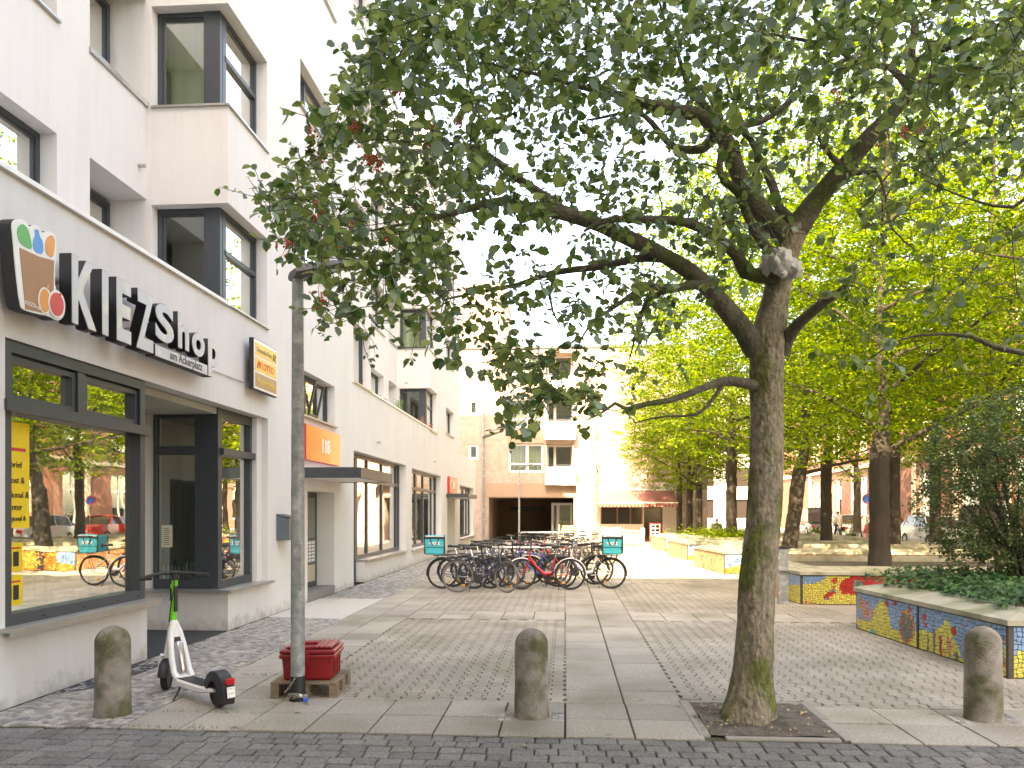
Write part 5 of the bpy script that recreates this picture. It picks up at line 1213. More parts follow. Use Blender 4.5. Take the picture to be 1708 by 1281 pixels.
# ---------------------------------------------------------------- vegetation
def catmull(P,step=.12):
    P=[np.array(p,float) for p in P]; out=[]
    for i in range(len(P)-1):
        p0=P[max(i-1,0)];p1=P[i];p2=P[i+1];p3=P[min(i+2,len(P)-1)]; n=max(1,int(np.linalg.norm((p2-p1)[:3])/step))
        for k in range(n):
            t=k/n; q=.5*((2*p1)+(-p0+p2)*t+(2*p0-5*p1+4*p2-p3)*t*t+(-p0+3*p1-3*p2+p3)*t**3); q[3]=p1[3]+(p2[3]-p1[3])*t; out.append(q)
    out.append(P[-1]); return out
def limb(mb,P,n=8,wob=.02,seed=0,step=.12):
    Q=catmull(P,step)
    for i,q in enumerate(Q):
        if 0<i<len(Q)-1:
            v=noise.noise_vector(Vector((q[0]*2.2+seed,q[1]*2.2,q[2]*2.2))); q[:3]+=np.array(v)*wob
    r_=[q[3]*(1+.13*noise.noise(Vector((q[0]*6,q[1]*6,q[2]*6+seed)))) for q in Q]
    mb.tube([q[:3] for q in Q],r_,n); return Q
def attach(mb,nodes,targets,seed=0,r0=.010,rmin=.0025,sag=.12,sides=5,maxr=1e9,kink=.05):
    rr=random.Random(seed); N=np.array([n_[:3] for n_ in nodes]); RR=np.array([n_[3] for n_ in nodes]); Tg=np.array(targets)
    d=np.array([np.min(np.sum((N-t)**2,1)) for t in Tg]); ends=[]
    cap_=len(N)+len(Tg)*6; A=np.zeros((cap_,3)); A[:len(N)]=N; AR=np.zeros(cap_); AR[:len(N)]=RR; cnt=len(N)
    for ti in np.argsort(d):
        t=Tg[ti]; D=np.sum((A[:cnt]-t)**2,1); j=int(np.argmin(D)); L=math.sqrt(D[j]); 
        if L<.03 or L>maxr: ends.append((t,None)); continue
        p=A[j]; rs=min(AR[j]*.75,max(rmin*1.2,min(r0,.004+.011*L))); m=max(2,min(6,int(L/.12)+1)); pts=[p]
        for k in range(1,m):
            u=k/m; q=p+(t-p)*u; q=q+np.array([rr.gauss(0,kink*L),rr.gauss(0,kink*L),rr.gauss(0,kink*L)+sag*L*math.sin(math.pi*u)]); pts.append(q)
        pts.append(t); rads=[rs+(rmin-rs)*k/m for k in range(m+1)]
        mb.tube(pts,rads,sides,cap=False)
        for k in range(1,m+1): A[cnt]=pts[k]; AR[cnt]=rads[k]; cnt+=1
        ends.append((t,pts[-2]))
    return ends
def leafmesh(name,pos,dirs,nrm,size,tmpl,faces,m,parent,stuff=False):
    pos=np.array(pos);dirs=np.array(dirs);nrm=np.array(nrm);size=np.array(size)
    dirs/=np.linalg.norm(dirs,axis=1,keepdims=True)+1e-9
    s_=np.cross(dirs,nrm); s_/=np.linalg.norm(s_,axis=1,keepdims=True)+1e-9; nn=np.cross(s_,dirs)
    T=np.array(tmpl); V=pos[:,None,:]+size[:,None,None]*(T[None,:,0:1]*s_[:,None,:]+T[None,:,1:2]*dirs[:,None,:]+T[None,:,2:3]*nn[:,None,:])
    n=len(pos);k=len(T); V=V.reshape(-1,3)
    me=bpy.data.meshes.new(name); tot=n*len(faces); lens=np.array([len(f) for f in faces]); idx=np.concatenate([np.array(f) for f in faces])
    loops=(idx[None,:]+(np.arange(n)*k)[:,None]).ravel(); starts=np.concatenate([[0],np.cumsum(np.tile(lens,n))[:-1]])
    me.vertices.add(n*k); me.vertices.foreach_set('co',V.ravel().astype(np.float32)); me.loops.add(len(loops)); me.loops.foreach_set('vertex_index',loops.astype(np.int32))
    me.polygons.add(tot); me.polygons.foreach_set('loop_start',starts.astype(np.int32)); me.polygons.foreach_set('loop_total',np.tile(lens,n).astype(np.int32)); me.update(calc_edges=True); me.validate()
    me.materials.append(m); o=bpy.data.objects.new(name,me); COL.objects.link(o); o.parent=parent; return o
# broad lobed leaf, folded along its midrib
BROAD=[(0,0,0),(0,.35,.0),(0,.75,-.03),(0,1.0,-.10),(.20,.08,.05),(.40,.30,.11),(.36,.46,.09),(.44,.60,.10),(.28,.80,.05),(-.20,.08,.05),(-.40,.30,.11),(-.36,.46,.09),(-.44,.60,.10),(-.28,.80,.05)]
BROADF=[(0,4,5,6,1),(1,6,7,8,2),(2,8,3),(0,1,11,10,9),(1,2,13,12,11),(2,3,13)]
SMALL=[(0,0,0),(.34,.45,.08),(0,1,-.05),(-.34,.45,.08),(0,.5,0)]; SMALLF=[(0,1,4),(1,2,4),(2,3,4),(3,0,4)]
FLAT=[(0,0,0),(.34,.42,.06),(0,1,-.06),(-.34,.42,.06)]; FLATF=[(0,1,2),(0,2,3)]
M['leafA']=leafmat('whitebeam_leaf',(.050,.120,.026),(.29,.37,.11),.48,.40)
M['limb']=mat('limb_bark',(.105,.090,.065),.95,.45,12,2.2,34,col2=(.06,.075,.02),c2scale=3,c2lo=.45,c2hi=.62)
M['leafU']=leafmat('whitebeam_leaf_pale',(.17,.26,.17),(.24,.33,.23),.30,.6)
M['leafB']=leafmat('lime_leaf',(.040,.13,.004),(.29,.38,.010),.55,.5)
M['leafC']=leafmat('lime_leaf_deep',(.045,.13,.006),(.30,.38,.012),.50,.5)
M['shrub']=leafmat('shrub_leaf',(.05,.095,.035),(.11,.17,.055),.3,.45)
M['ivy']=leafmat('ivy_leaf',(.018,.065,.024),(.075,.17,.050),.2,.4)
M['sap']=leafmat('sapling_leaf',(.25,.28,.06),(.45,.40,.12),.5,.5)

# --- the big whitebeam in front
r9=random.Random(11)
wt=thing('whitebeam_tree','big tree in the foreground, dark trunk leaning right with spreading limbs and red berries','tree',(0,0,0))
def A_(px,py,Y,r_): v=at(px,py,Y); return (v.x,v.y,v.z,r_)
tr_=[A_(1243,1212,6.50,.215),A_(1247,1190,6.5,.205),A_(1252,1160,6.5,.180),A_(1257,1110,6.5,.158),A_(1260,1040,6.5,.145),A_(1264,960,6.5,.143),A_(1273,870,6.5,.138),A_(1277,790,6.5,.135),A_(1279,700,6.5,.130),A_(1279,620,6.5,.132),A_(1281,570,6.5,.142),A_(1291,510,6.5,.112),A_(1303,455,6.5,.098),A_(1320,400,6.5,.102),A_(1326,378,6.5,.108)]
x=MB(); Q=catmull(tr_,.022); nn_=84; vs=[]
for i,q in enumerate(Q):
    for k in range(nn_):
        a=2*math.pi*k/nn_; z_=q[2]
        rad=q[3]*(1+.05*noise.noise(Vector((math.cos(a)*1.6,math.sin(a)*1.6,z_*2.2)))+.045*noise.noise(Vector((math.cos(a)*5,math.sin(a)*5,z_*5)))+.034*abs(noise.noise(Vector((math.cos(a)*10,math.sin(a)*10,z_*11))))+.022*noise.noise(Vector((math.cos(a)*22,math.sin(a)*22,z_*22)))-(.10*math.exp(-((a-4.3)/.16)**2-((z_-1.42)/.10)**2)))
        if z_<.35: rad*=1+(.35-z_)*.55*(.5+.5*math.cos(a*5+.6))
        vs.append((q[0]+rad*math.cos(a),q[1]+rad*math.sin(a),z_))
x.raw(vs,[(i*nn_+k,i*nn_+(k+1)%nn_,(i+1)*nn_+(k+1)%nn_,(i+1)*nn_+k) for i in range(len(Q)-1) for k in range(nn_)]+[tuple(range((len(Q)-1)*nn_,len(Q)*nn_))])
x.build('trunk',M['bark'],wt,smooth=True)
LM=[ # limbs: pixel x, pixel y, street distance, radius
 [(1262,585,6.5,.10),(1250,566,6.45,.092),(1215,519,6.3,.078),(1175,472,6.2,.070),(1112,431,6.1,.066),(1059,403,6.0,.062),(1000,375,5.9,.056),(947,359,5.8,.050),(878,347,5.65,.040),(837,338,5.5,.032),(790,347,5.35,.026),(743,359,5.2,.018),(690,372,5.05,.012),(620,385,4.9,.007)],
 [(947,359,5.8,.042),(909,328,5.8,.034),(862,296,5.8,.028),(831,270,5.75,.024),(795,250,5.65,.018),(740,240,5.5,.013),(660,235,5.3,.008),(590,225,5.1,.005)],
 [(1100,430,6.1,.036),(1056,431,6.2,.030),(1003,444,6.3,.028),(925,456,6.35,.025),(858,477,6.4,.018),(800,487,6.4,.013),(740,500,6.4,.007)],
 [(925,456,6.35,.016),(917,490,6.3,.012),(922,520,6.3,.008),(935,545,6.3,.005)],
 [(1178,476,6.2,.040),(1150,474,6.0,.034),(1120,482,5.9,.028),(1081,480,5.8,.022),(1040,503,5.7,.018),(1018,516,5.65,.014),(984,543,5.6,.009),(960,590,5.5,.005)],
 [(1120,482,5.9,.022),(1080,498,6.1,.018),(1070,525,6.15,.014),(1062,560,6.2,.009),(1050,600,6.2,.005)],
 [(1300,468,6.5,.085),(1281,462,6.4,.062),(1243,454,6.3,.052),(1230,425,6.25,.048),(1190,394,6.1,.044),(1144,371,6.0,.036),(1081,365,5.9,.028),(1000,370,5.8,.020),(975,385,5.7,.010)],
 [(1320,405,6.5,.10),(1284,369,6.5,.080),(1237,303,6.5,.070),(1213,240,6.4,.062),(1175,197,6.3,.055),(1112,181,6.2,.045),(1069,169,6.1,.034),(1028,159,6.0,.026),(960,140,5.8,.018),(880,120,5.6,.012),(800,105,5.4,.006)],
 [(1190,225,6.4,.045),(1172,248,6.6,.038),(1140,250,6.8,.034),(1112,234,7.0,.030),(1075,194,7.1,.024),(1040,190,7.2,.016),(980,200,7.3,.009)],
 [(1200,215,6.4,.04),(1184,187,6.4,.032),(1160,150,6.4,.026),(1144,135,6.4,.020),(1130,90,6.3,.015),(1110,40,6.2,.011),(1090,-30,6.1,.007)],
 [(1208,225,6.4,.040),(1240,210,6.5,.028),(1268,204,6.6,.026),(1302,184,6.7,.024),(1348,140,6.8,.024),(1402,103,6.9,.022),(1427,92,7.0,.020),(1474,50,7.1,.016),(1536,22,7.2,.011),(1600,-10,7.3,.007)],
 [(1326,385,6.5,.105),(1358,334,6.45,.088),(1408,281,6.4,.078),(1452,228,6.3,.066),(1483,195,6.25,.056),(1520,156,6.2,.045),(1552,131,6.15,.036),(1583,125,6.1,.030),(1650,110,6.0,.020),(1730,80,5.9,.012)],
 [(1520,150,6.2,.040),(1500,130,6.3,.030),(1483,115,6.4,.026),(1427,103,6.5,.022),(1395,81,6.6,.018),(1333,65,6.7,.014),(1270,53,6.8,.010),(1200,40,6.9,.006)],
 [(1517,152,6.2,.042),(1516,119,6.2,.034),(1522,75,6.25,.030),(1526,40,6.3,.030),(1510,0,6.3,.026),(1500,-60,6.3,.018),(1490,-140,6.3,.010)],
 [(1520,105,6.25,.028),(1560,88,6.1,.024),(1598,75,6.0,.020),(1645,53,5.9,.016),(1692,25,5.8,.012),(1740,-20,5.7,.007)],
 [(1302,590,6.5,.08),(1313,565,6.45,.058),(1333,540,6.3,.046),(1352,522,6.2,.040),(1377,500,6.1,.036),(1400,486,6.0,.030),(1415,474,5.95,.024)],
 [(1275,650,6.5,.06),(1250,641,6.4,.044),(1225,636,6.3,.040),(1206,637,6.25,.036),(1170,650,6.1,.028),(1122,666,6.0,.024),(1080,672,5.9,.020),(1044,682,5.8,.017),(1025,672,5.75,.014),(1000,690,5.7,.009),(980,700,5.6,.005)],
 [(1206,640,6.25,.022),(1195,660,6.2,.018),(1165,690,6.15,.012),(1110,694,6.1,.009),(1060,705,6.1,.005)],
 [(1300,445,6.5,.07),(1280,415,6.45,.044),(1262,392,6.4,.040),(1255,384,6.4,.038),(1240,345,6.35,.036),(1230,318,6.3,.034),(1208,300,6.3,.030),(1200,281,6.3,.028),(1203,255,6.35,.024),(1206,219,6.4,.020)],
 [(1240,305,6.5,.05),(1262,320,6.7,.036),(1262,290,6.8,.032),(1265,250,6.9,.028),(1240,220,6.9,.024),(1215,215,6.9,.018),(1180,160,7.0,.010)],
 [(1320,372,6.5,.06),(1300,350,6.6,.040),(1290,310,6.7,.036),(1270,270,6.8,.030),(1250,230,6.9,.022),(1225,170,7.0,.014),(1200,90,7.0,.008)],
 [(1408,281,6.4,.03),(1385,262,6.3,.022),(1365,230,6.2,.012)],
 [(1420,290,6.4,.02),(1462,286,6.3,.012),(1478,330,6.25,.010),(1490,380,6.2,.008),(1530,420,6.2,.004)],
 [(1740,595,5.6,.020),(1660,578,5.7,.018),(1620,560,5.8,.015),(1560,556,5.9,.011),(1500,566,6.0,.007),(1440,610,6.1,.004)],
 [(1740,300,5.4,.014),(1690,345,5.5,.012),(1620,330,5.6,.007),(1540,300,5.7,.004)],
]
x=MB(); nodes=[]
for i,P in enumerate(LM):
    Q=limb(x,[A_(*p) for p in P],10,.018,i,.10)
    if i<23: nodes+= [q for q in Q if q[3]<.09]
x.build('limbs',M['limb'],wt,smooth=True)
poly=[(640,-10),(612,100),(560,165),(525,240),(470,285),(430,365),(480,410),(535,480),(520,550),(600,560),(660,545),(700,560),(760,600),(830,640),(850,705),(900,690),(960,715),(1010,660),(1060,610),(1110,560),(1160,500),(1210,470),(1260,440),(1300,330),(1400,330),(1500,350),(1560,330),(1640,290),(1708,280),(1780,300),(1800,-10)]
tg=[]
while len(tg)<2350:
    px=r9.uniform(420,1800); py=r9.uniform(-330,720)
    if py>=-10:
        if not inside(px,py,poly): continue
        dn=1.3 if py<170 else (.50 if px<1000 else .34)
        if px>1250 and py>180: dn=.16
        if 760<px<1230 and 230<py<600: dn=.30
        if px<760 and py<480: dn=.95
        if 820<px<980 and 350<py<480: dn=.10
        if noise.noise(Vector((px/90,py/90,2.0)))*.9+r9.random()>dn+.25: continue
    else:
        if not(640-(py)*-.1<px<1760) or r9.random()<.35: continue
    yc=6.1-(1000-px)/1000*1.6 if px<1000 else 6.3
    Y=yc+r9.gauss(0,.75 if px<750 else 1.0); Y=max(3.9,min(9.2,Y))
    if py<120 and r9.random()<.3: Y=max(3.9,Y-1.2)
    v=at(px,py,Y); tg.append((v.x,v.y,v.z))
x=MB(); bare=[]
while len(bare)<330:
    px=r9.uniform(1060,1760); py=r9.uniform(150,640)
    if px<1250 and r9.random()<.5: continue
    if py>520 and px<1400: continue
    v=at(px,py,6.2+r9.gauss(0,.9)); bare.append((v.x,v.y,v.z))
ends=attach(x,nodes,tg+bare,5,.013,.0026,.08,4,2.6,.07); bs=set(bare); be=[e for e in ends if tuple(e[0]) in bs]; ends=[e for e in ends if tuple(e[0]) not in bs]+[e for e in be if r9.random()<.22]
# bare fine twigs
ex=[]
for (t,p) in ends:
    if r9.random()<.8:
        d=Vector((r9.gauss(0,1),r9.gauss(0,1),r9.gauss(-.1,.8))).normalized()*r9.uniform(.15,.4); q=Vector(t)+d; mid=Vector(t)+d*.5+Vector((r9.gauss(0,.03),r9.gauss(0,.03),r9.gauss(0,.03))); x.tube([t,mid,q],[.003,.0025,.0018],4,cap=False); ex.append((q,mid))
x.build('twigs',M['twig'],wt)
lp_,ld,ln,lz=[],[],[],[]; up2=([],[],[],[])
for (t,p) in ends+[(tuple(a),tuple(b)) for a,b in ex]:
    t=Vector(t); base=(t-Vector(p)).normalized() if p is not None else Vector((r9.gauss(0,1),r9.gauss(0,1),0)).normalized()
    for k in range(r9.randint(4,7) if p is not None else 3):
        back=r9.uniform(0,1.0) if k else 0
        d=(base*.55+Vector((r9.gauss(0,.8),r9.gauss(0,.8),r9.gauss(-.35,.55)))).normalized()
        q=(t+(Vector(p)-t)*back if p is not None else t)+d*.012
        n_=Vector((r9.gauss(0,.6),r9.gauss(-.1,.6),1.0)).normalized(); s_=.032+.052*r9.random()**.9
        dst=up2 if r9.random()<.2 else (lp_,ld,ln,lz)
        dst[0].append(tuple(q)); dst[1].append(tuple(d)); dst[2].append(tuple(n_)); dst[3].append(s_)
leafmesh('leaves',lp_,ld,ln,lz,BROAD,BROADF,M['leafA'],wt); leafmesh('pale_leaves',*up2,BROAD,BROADF,M['leafU'],wt)
M['berry']=plain('berry_red',(.50,.035,.015),.35,var=.3)
for (px,py) in ((629,268),(628,288),(612,262),(518,225),(525,262),(592,212),(666,150),(717,212),(795,182),(765,205),(785,288),(710,252),(527,345),(585,380),(560,395),(533,372),(536,500),(478,412),(1392,155),(1472,232),(1510,218),(1530,210),(820,35),(650,395)):
    c0=at(px,py,4.75+r9.uniform(-.2,.5) if px<700 else 5.6); x=MB()
    for k in range(r9.randint(7,14)):
        v=c0+Vector((r9.gauss(0,.028),r9.gauss(0,.028),r9.gauss(-.01,.022))); x.ball(tuple(v),r9.uniform(.0065,.009),7,5); x.tube([c0+Vector((0,0,.05)),v],.0012,3,cap=False)
    x.build('berry_cluster',M['berry'],wt,smooth=True)
# plastic bag caught in the fork
pbt=thing('plastic_bag','torn whitish plastic bag knotted around the fork of the big tree','bag',at(1300,440,6.30))
x=MB(); n,m_=30,18
def crumple(cx,cy,cz,rx,ry,rz,sd_):
    vs=[];fs=[]
    for i in range(m_+1):
        for k in range(n):
            a=2*math.pi*k/n;b=math.pi*(i+.01)/(m_+.02)-math.pi/2; p=Vector((math.cos(a)*math.cos(b),math.sin(a)*math.cos(b),math.sin(b)))
            f_=1+.30*noise.noise(p*2.2+Vector((sd_,0,0)))+.16*abs(noise.noise(Vector((p.x*9+p.z*2,p.y*9,sd_)))) ; vs.append((cx+p.x*rx*f_,cy+p.y*ry*f_,cz+p.z*rz*f_))
    for i in range(m_):
        for k in range(n): fs.append((i*n+k,i*n+(k+1)%n,(i+1)*n+(k+1)%n,(i+1)*n+k))
    x.raw(vs,fs)
crumple(-.01,-.06,0,.085,.10,.105,1); crumple(.085,-.03,-.055,.075,.09,.075,5); crumple(-.10,.0,.0,.045,.05,.085,9); crumple(0,-.10,-.11,.03,.03,.03,3)
x.build('bag_film',mat('bag_plastic',(.50,.48,.45),.35,.15,9,.8,30,spec=.6),pbt,smooth=True)

# --- lime trees standing in the planters
def lime(name,lab,bx,by_,H,Rc,cz,seed,ntg,nlf,tr=.22,lm='leafB',lsz=.085,fork=2.3,bz=.5,lean=(0,0),group='trees standing in and beyond the planters',spray=.34,barkm='bark2',cat='tree'):
    rr=random.Random(seed); t=thing(name,lab,cat,(bx,by_,bz),0,group); x=MB(); nodes=[]
    T0=[(0,0,-.05,tr*1.25),(0,0,.25,tr*1.02),(lean[0]*.5,lean[1]*.5,fork*.5,tr*.93),(lean[0],lean[1],fork,tr*.95),(lean[0]*1.3+.1,lean[1],fork+.9,tr*.52),(lean[0]*1.5,lean[1],fork+2.6,tr*.34),(lean[0]*1.5+.2,lean[1]+.1,H*.75,tr*.22),(lean[0]*1.5,lean[1],H*.92,tr*.06)]
    Q=limb(x,T0,14,.03,seed,.15); nodes+=[q for q in Q if q[2]>fork*.85]
    x.build('trunk',M[barkm],t,smooth=True)
    x=MB(); nb=9
    for k in range(nb):
        a=k*2.4+rr.uniform(-.4,.4); z0=fork+(k/nb)*(H*.5-fork*.3); L=Rc*rr.uniform(.7,1.0)*(1-.35*k/nb); el=rr.uniform(.25,.9)
        b_=Q[min(range(len(Q)),key=lambda i:abs(Q[i][2]-z0))]; d=Vector((math.cos(a),math.sin(a),0)); P=[(b_[0],b_[1],b_[2],tr*.30*(1-.5*k/nb))]
        for u in (.25,.5,.75,1.0): P.append((b_[0]+d.x*L*u,b_[1]+d.y*L*u,b_[2]+L*el*(u-.35*u*u),tr*.30*(1-.5*k/nb)*(1-.85*u)))
        nodes+=limb(x,P,7,.05,seed+k,.2)
    tg=[]
    while len(tg)<ntg:
        p=Vector((rr.uniform(-1,1),rr.uniform(-1,1),rr.uniform(-1,1))); 
        if p.length>1 : continue
        if p.length<.35 and rr.random()<.7: continue
        q=Vector((p.x*Rc,p.y*Rc,cz+p.z*(H-cz if p.z>0 else cz-1.35*fork*.72)))
        if noise.noise(q*.55+Vector((seed,0,0)))<-.08+.15*rr.random()-.1: continue
        tg.append(tuple(q))
    ends=attach(x,nodes,tg,seed,.022,.004,.05,4,3.2,.05); x.build('branches',M[barkm],t)
    P_,D_,N_,S_=[],[],[],[]
    for (e,p) in ends:
        e=Vector(e); ax=Vector((rr.gauss(0,1),rr.gauss(0,1),rr.gauss(-.1,.18))).normalized(); nz=Vector((rr.gauss(0,.25),rr.gauss(0,.25),1)).normalized(); sd_=ax.cross(nz).normalized()
        for k in range(nlf):
            u=rr.uniform(-1,1)*spray; v=rr.gauss(0,.42)*spray; q=e+ax*u+sd_*v+Vector((0,0,rr.gauss(0,.018)-abs(u)*.2))
            d=(ax*(.4 if u>0 else -.4)+sd_*(1 if v>0 else -1)+Vector((rr.gauss(0,.4),rr.gauss(0,.4),rr.gauss(-.35,.3)))).normalized()
            P_.append(tuple(q)); D_.append(tuple(d)); N_.append((nz.x+rr.gauss(0,.35),nz.y+rr.gauss(0,.35),nz.z)); S_.append(lsz*rr.uniform(.7,1.25))
    leafmesh('crown',P_,D_,N_,S_,FLAT,FLATF,M[lm],t)
    return t
def base(px,Y,z=.5): v=at(px,900,Y); return v.x,Y
L_=[]
bx,by_=base(1467,16.9); lime('lime_tree','dark trunked leafy tree standing in the second planter, right of the big trunk',bx,by_,12.5,4.6,6.2,21,1150,38,.215,'leafB',.092,2.35)
bx,by_=base(1318,23.6); lime('lime_tree','sunlit leafy tree with leaning trunk just right of the big trunk, in the third planter',bx,by_,15,5.2,7.4,22,1100,36,.22,'leafB',.105,2.3,lean=(.25,0))
bx,by_=base(1378,30.5); t3=lime('lime_tree','slimmer leafy tree between the leaning one and the planter tree',bx,by_,15,4.8,7.6,23,900,32,.22,'leafC',.125,3.0)
bx,by_=base(1648,20.0); lime('lime_tree','leafy tree behind the bushy shrub near the right edge',bx,by_,13.5,4.6,6.8,24,1050,36,.20,'leafB',.10,2.6)
def again(src,lab,px,Y,sc_,rz):
    c=copy_tree(src); x_,y_=base(px,Y); c.location=(x_,y_,.5); c.scale=(sc_,sc_,sc_); c.rotation_euler=(0,0,rz); c['label']=lab; return c
again(t3,'leafy tree left of the big trunk with upright stem in the fourth planter',1220,33.5,1.1,1.3)
again(t3,'small leafy tree beside the cafe corner, rightmost of the close trio',1166,38.5,.78,2.9)
again(t3,'small leafy tree beside the cafe corner, middle of the close trio',1150,40.5,.80,4.4)
again(t3,'small leafy tree beside the cafe corner, leftmost of the close trio',1133,42,.72,5.5)
again(t3,'tree with sunlit trunk directly behind the planter tree',1490,25.5,1.0,.8)
again(t3,'tall tree beyond the street row, right of the middle',1560,34,1.05,3.6)
again(t3,'leafy tree at the far end of the planter row',1270,50,1.05,2.0)
again(t3,'tree beyond the right edge over the shrub',1760,26,1.05,5.0)
again(t3,'tree on the street side far behind the sunlit trunk',1430,46,1.0,1.9)
bx,by_=base(993,35.8,0); lime('sapling','thin pale young tree standing in the sun before the cafe wall',bx,by_,6.5,1.6,4.3,31,80,9,.13,'sap',.07,3.0,bz=0,group='young trees',barkm='pale')
bx,by_=base(1935,13.0); lime('lime_tree','leafy tree outside to the right, mirrored in the shop window',bx,by_,10,3.6,5.6,27,420,28,.25,'leafB',.09,2.5)

# --- shrub and ivy in the first planter
sh=thing('cotoneaster_shrub','tall airy shrub with tiny dark leaves and arching stems in the ivy planter','shrub',(6.05,10.85,.5))
rr=random.Random(5); x=MB(); nodes=[]
for k in range(17):
    a=k*2.4; L=rr.uniform(.7,1.3); hh=rr.uniform(1.6,2.9); P=[(rr.gauss(0,.08),rr.gauss(0,.08),0,.028)]
    for u in (.3,.6,.85,1): P.append((math.cos(a)*L*u**1.3,math.sin(a)*L*u**1.3*.85,hh*(1.5*u-.62*u*u),.026*(1-u)+.004))
    nodes+=limb(x,P,6,.06,k,.12)
tg=[]
while len(tg)<1500:
    p=Vector((rr.uniform(-1,1),rr.uniform(-1,1),rr.uniform(-1,1)))
    if p.length>1 or (p.length<.4 and rr.random()<.6): continue
    q=Vector((p.x*1.32,p.y*1.25,1.45+p.z*1.45))
    if noise.noise(q*1.3)<-.28: continue
    if q.z<.5 and rr.random()<.6: continue
    tg.append(tuple(q))
ends=attach(x,nodes,tg,4,.008,.002,.05,4,1.5,.06); x.build('stems',M['twig'],sh)
P_,D_,N_,S_=[],[],[],[]
for (e,p) in ends:
    e=Vector(e); d0=(e-Vector(p)).normalized() if p is not None else Vector((0,0,1))
    for k in range(24):
        q=e-d0*rr.uniform(-.06,.20)+Vector((rr.gauss(0,.035),rr.gauss(0,.035),rr.gauss(0,.035))); P_.append(tuple(q)); D_.append((rr.gauss(0,1),rr.gauss(0,1),rr.gauss(0,.7))); N_.append((rr.gauss(0,.5),rr.gauss(0,.5),1)); S_.append(rr.uniform(.032,.055))
leafmesh('foliage',P_,D_,N_,S_,FLAT,FLATF,M['shrub'],sh)
iv=[]; rr=random.Random(6); P_,D_,N_,S_=[],[],[],[]
n_=0
while n_<8200:
    X_=rr.uniform(4.3,9.5); Y_=rr.uniform(8.25,12.1)
    t_=(11.65-Y_)/3.4; xl=4.22+.28*t_; 
    edge=X_-(xl+.30+.16*noise.noise(Vector((Y_*2.1,0,0)))+.10*noise.noise(Vector((Y_*6,3,0)))); 
    if edge<0 : continue
    e2=12.0-Y_
    if Y_<8.25+.42+.1*noise.noise(Vector((X_*3,0,5))) or X_>8 and rr.random()<.5: continue
    hgt=.045+.16*min(1,max(0,edge)/.35)+.05*noise.noise(Vector((X_*3,Y_*3,0)))
    z=.60+.02+min(.075,(X_-xl)*.2)+rr.uniform(.0,1)*hgt
    P_.append((X_,Y_,z)); D_.append((rr.gauss(-.6,.8),rr.gauss(-.3,.8),rr.gauss(-.35,.3))); N_.append((rr.gauss(-.3,.4),rr.gauss(-.3,.4),1)); S_.append(rr.uniform(.045,.085)); n_+=1
IVY=[(0,0,0),(.38,.0,.05),(.30,.35,.05),(.42,.55,.02),(.12,.62,.02),(0,1,-.06),(-.12,.62,.02),(-.42,.55,.02),(-.30,.35,.05),(-.38,0,.05)]; IVYF=[(0,1,2,3,4,5),(0,5,6,7,8,9)]
o=leafmesh('ivy',P_,D_,N_,S_,IVY,IVYF,M['ivy'],None); tag(o,'dense dark ivy covering the near planter','ivy',kind='stuff')
for i,(px,Y,w_,lab) in enumerate(((1190,34.5,1.5,'low green plants in the far planter around the upright tree'),(1225,33,1.2,'low leafy plants in the fourth planter'),(1440,49,3,'sunlit yellow green hedge bush before the brick building'),(1610,40,3,'sunlit bush by the parked cars'))):
    v=at(px,900,Y); P_,D_,N_,S_=[],[],[],[]
    for k in range(2600):
        P_.append((v.x+rr.gauss(0,w_*.5),Y+rr.gauss(0,.4),(.5 if i<2 else .1)+abs(rr.gauss(0,.22 if i<2 else .6)))); D_.append((rr.gauss(0,1),rr.gauss(0,1),rr.gauss(.4,.6))); N_.append((rr.gauss(0,.6),rr.gauss(0,.6),1)); S_.append(rr.uniform(.06,.12))
    t=thing('bush',lab,'bush',(0,0,0),0); leafmesh('foliage',P_,D_,N_,S_,FLAT,FLATF,M['leafC'],t)
    x=MB(); 
    for k in range(9): a=rr.uniform(-w_*.6,w_*.6); x.tube([(v.x+a,Y,.05),(v.x+a+rr.gauss(0,.1),Y,.7)],.012,5)
    x.build('stems',M['twig'],t)

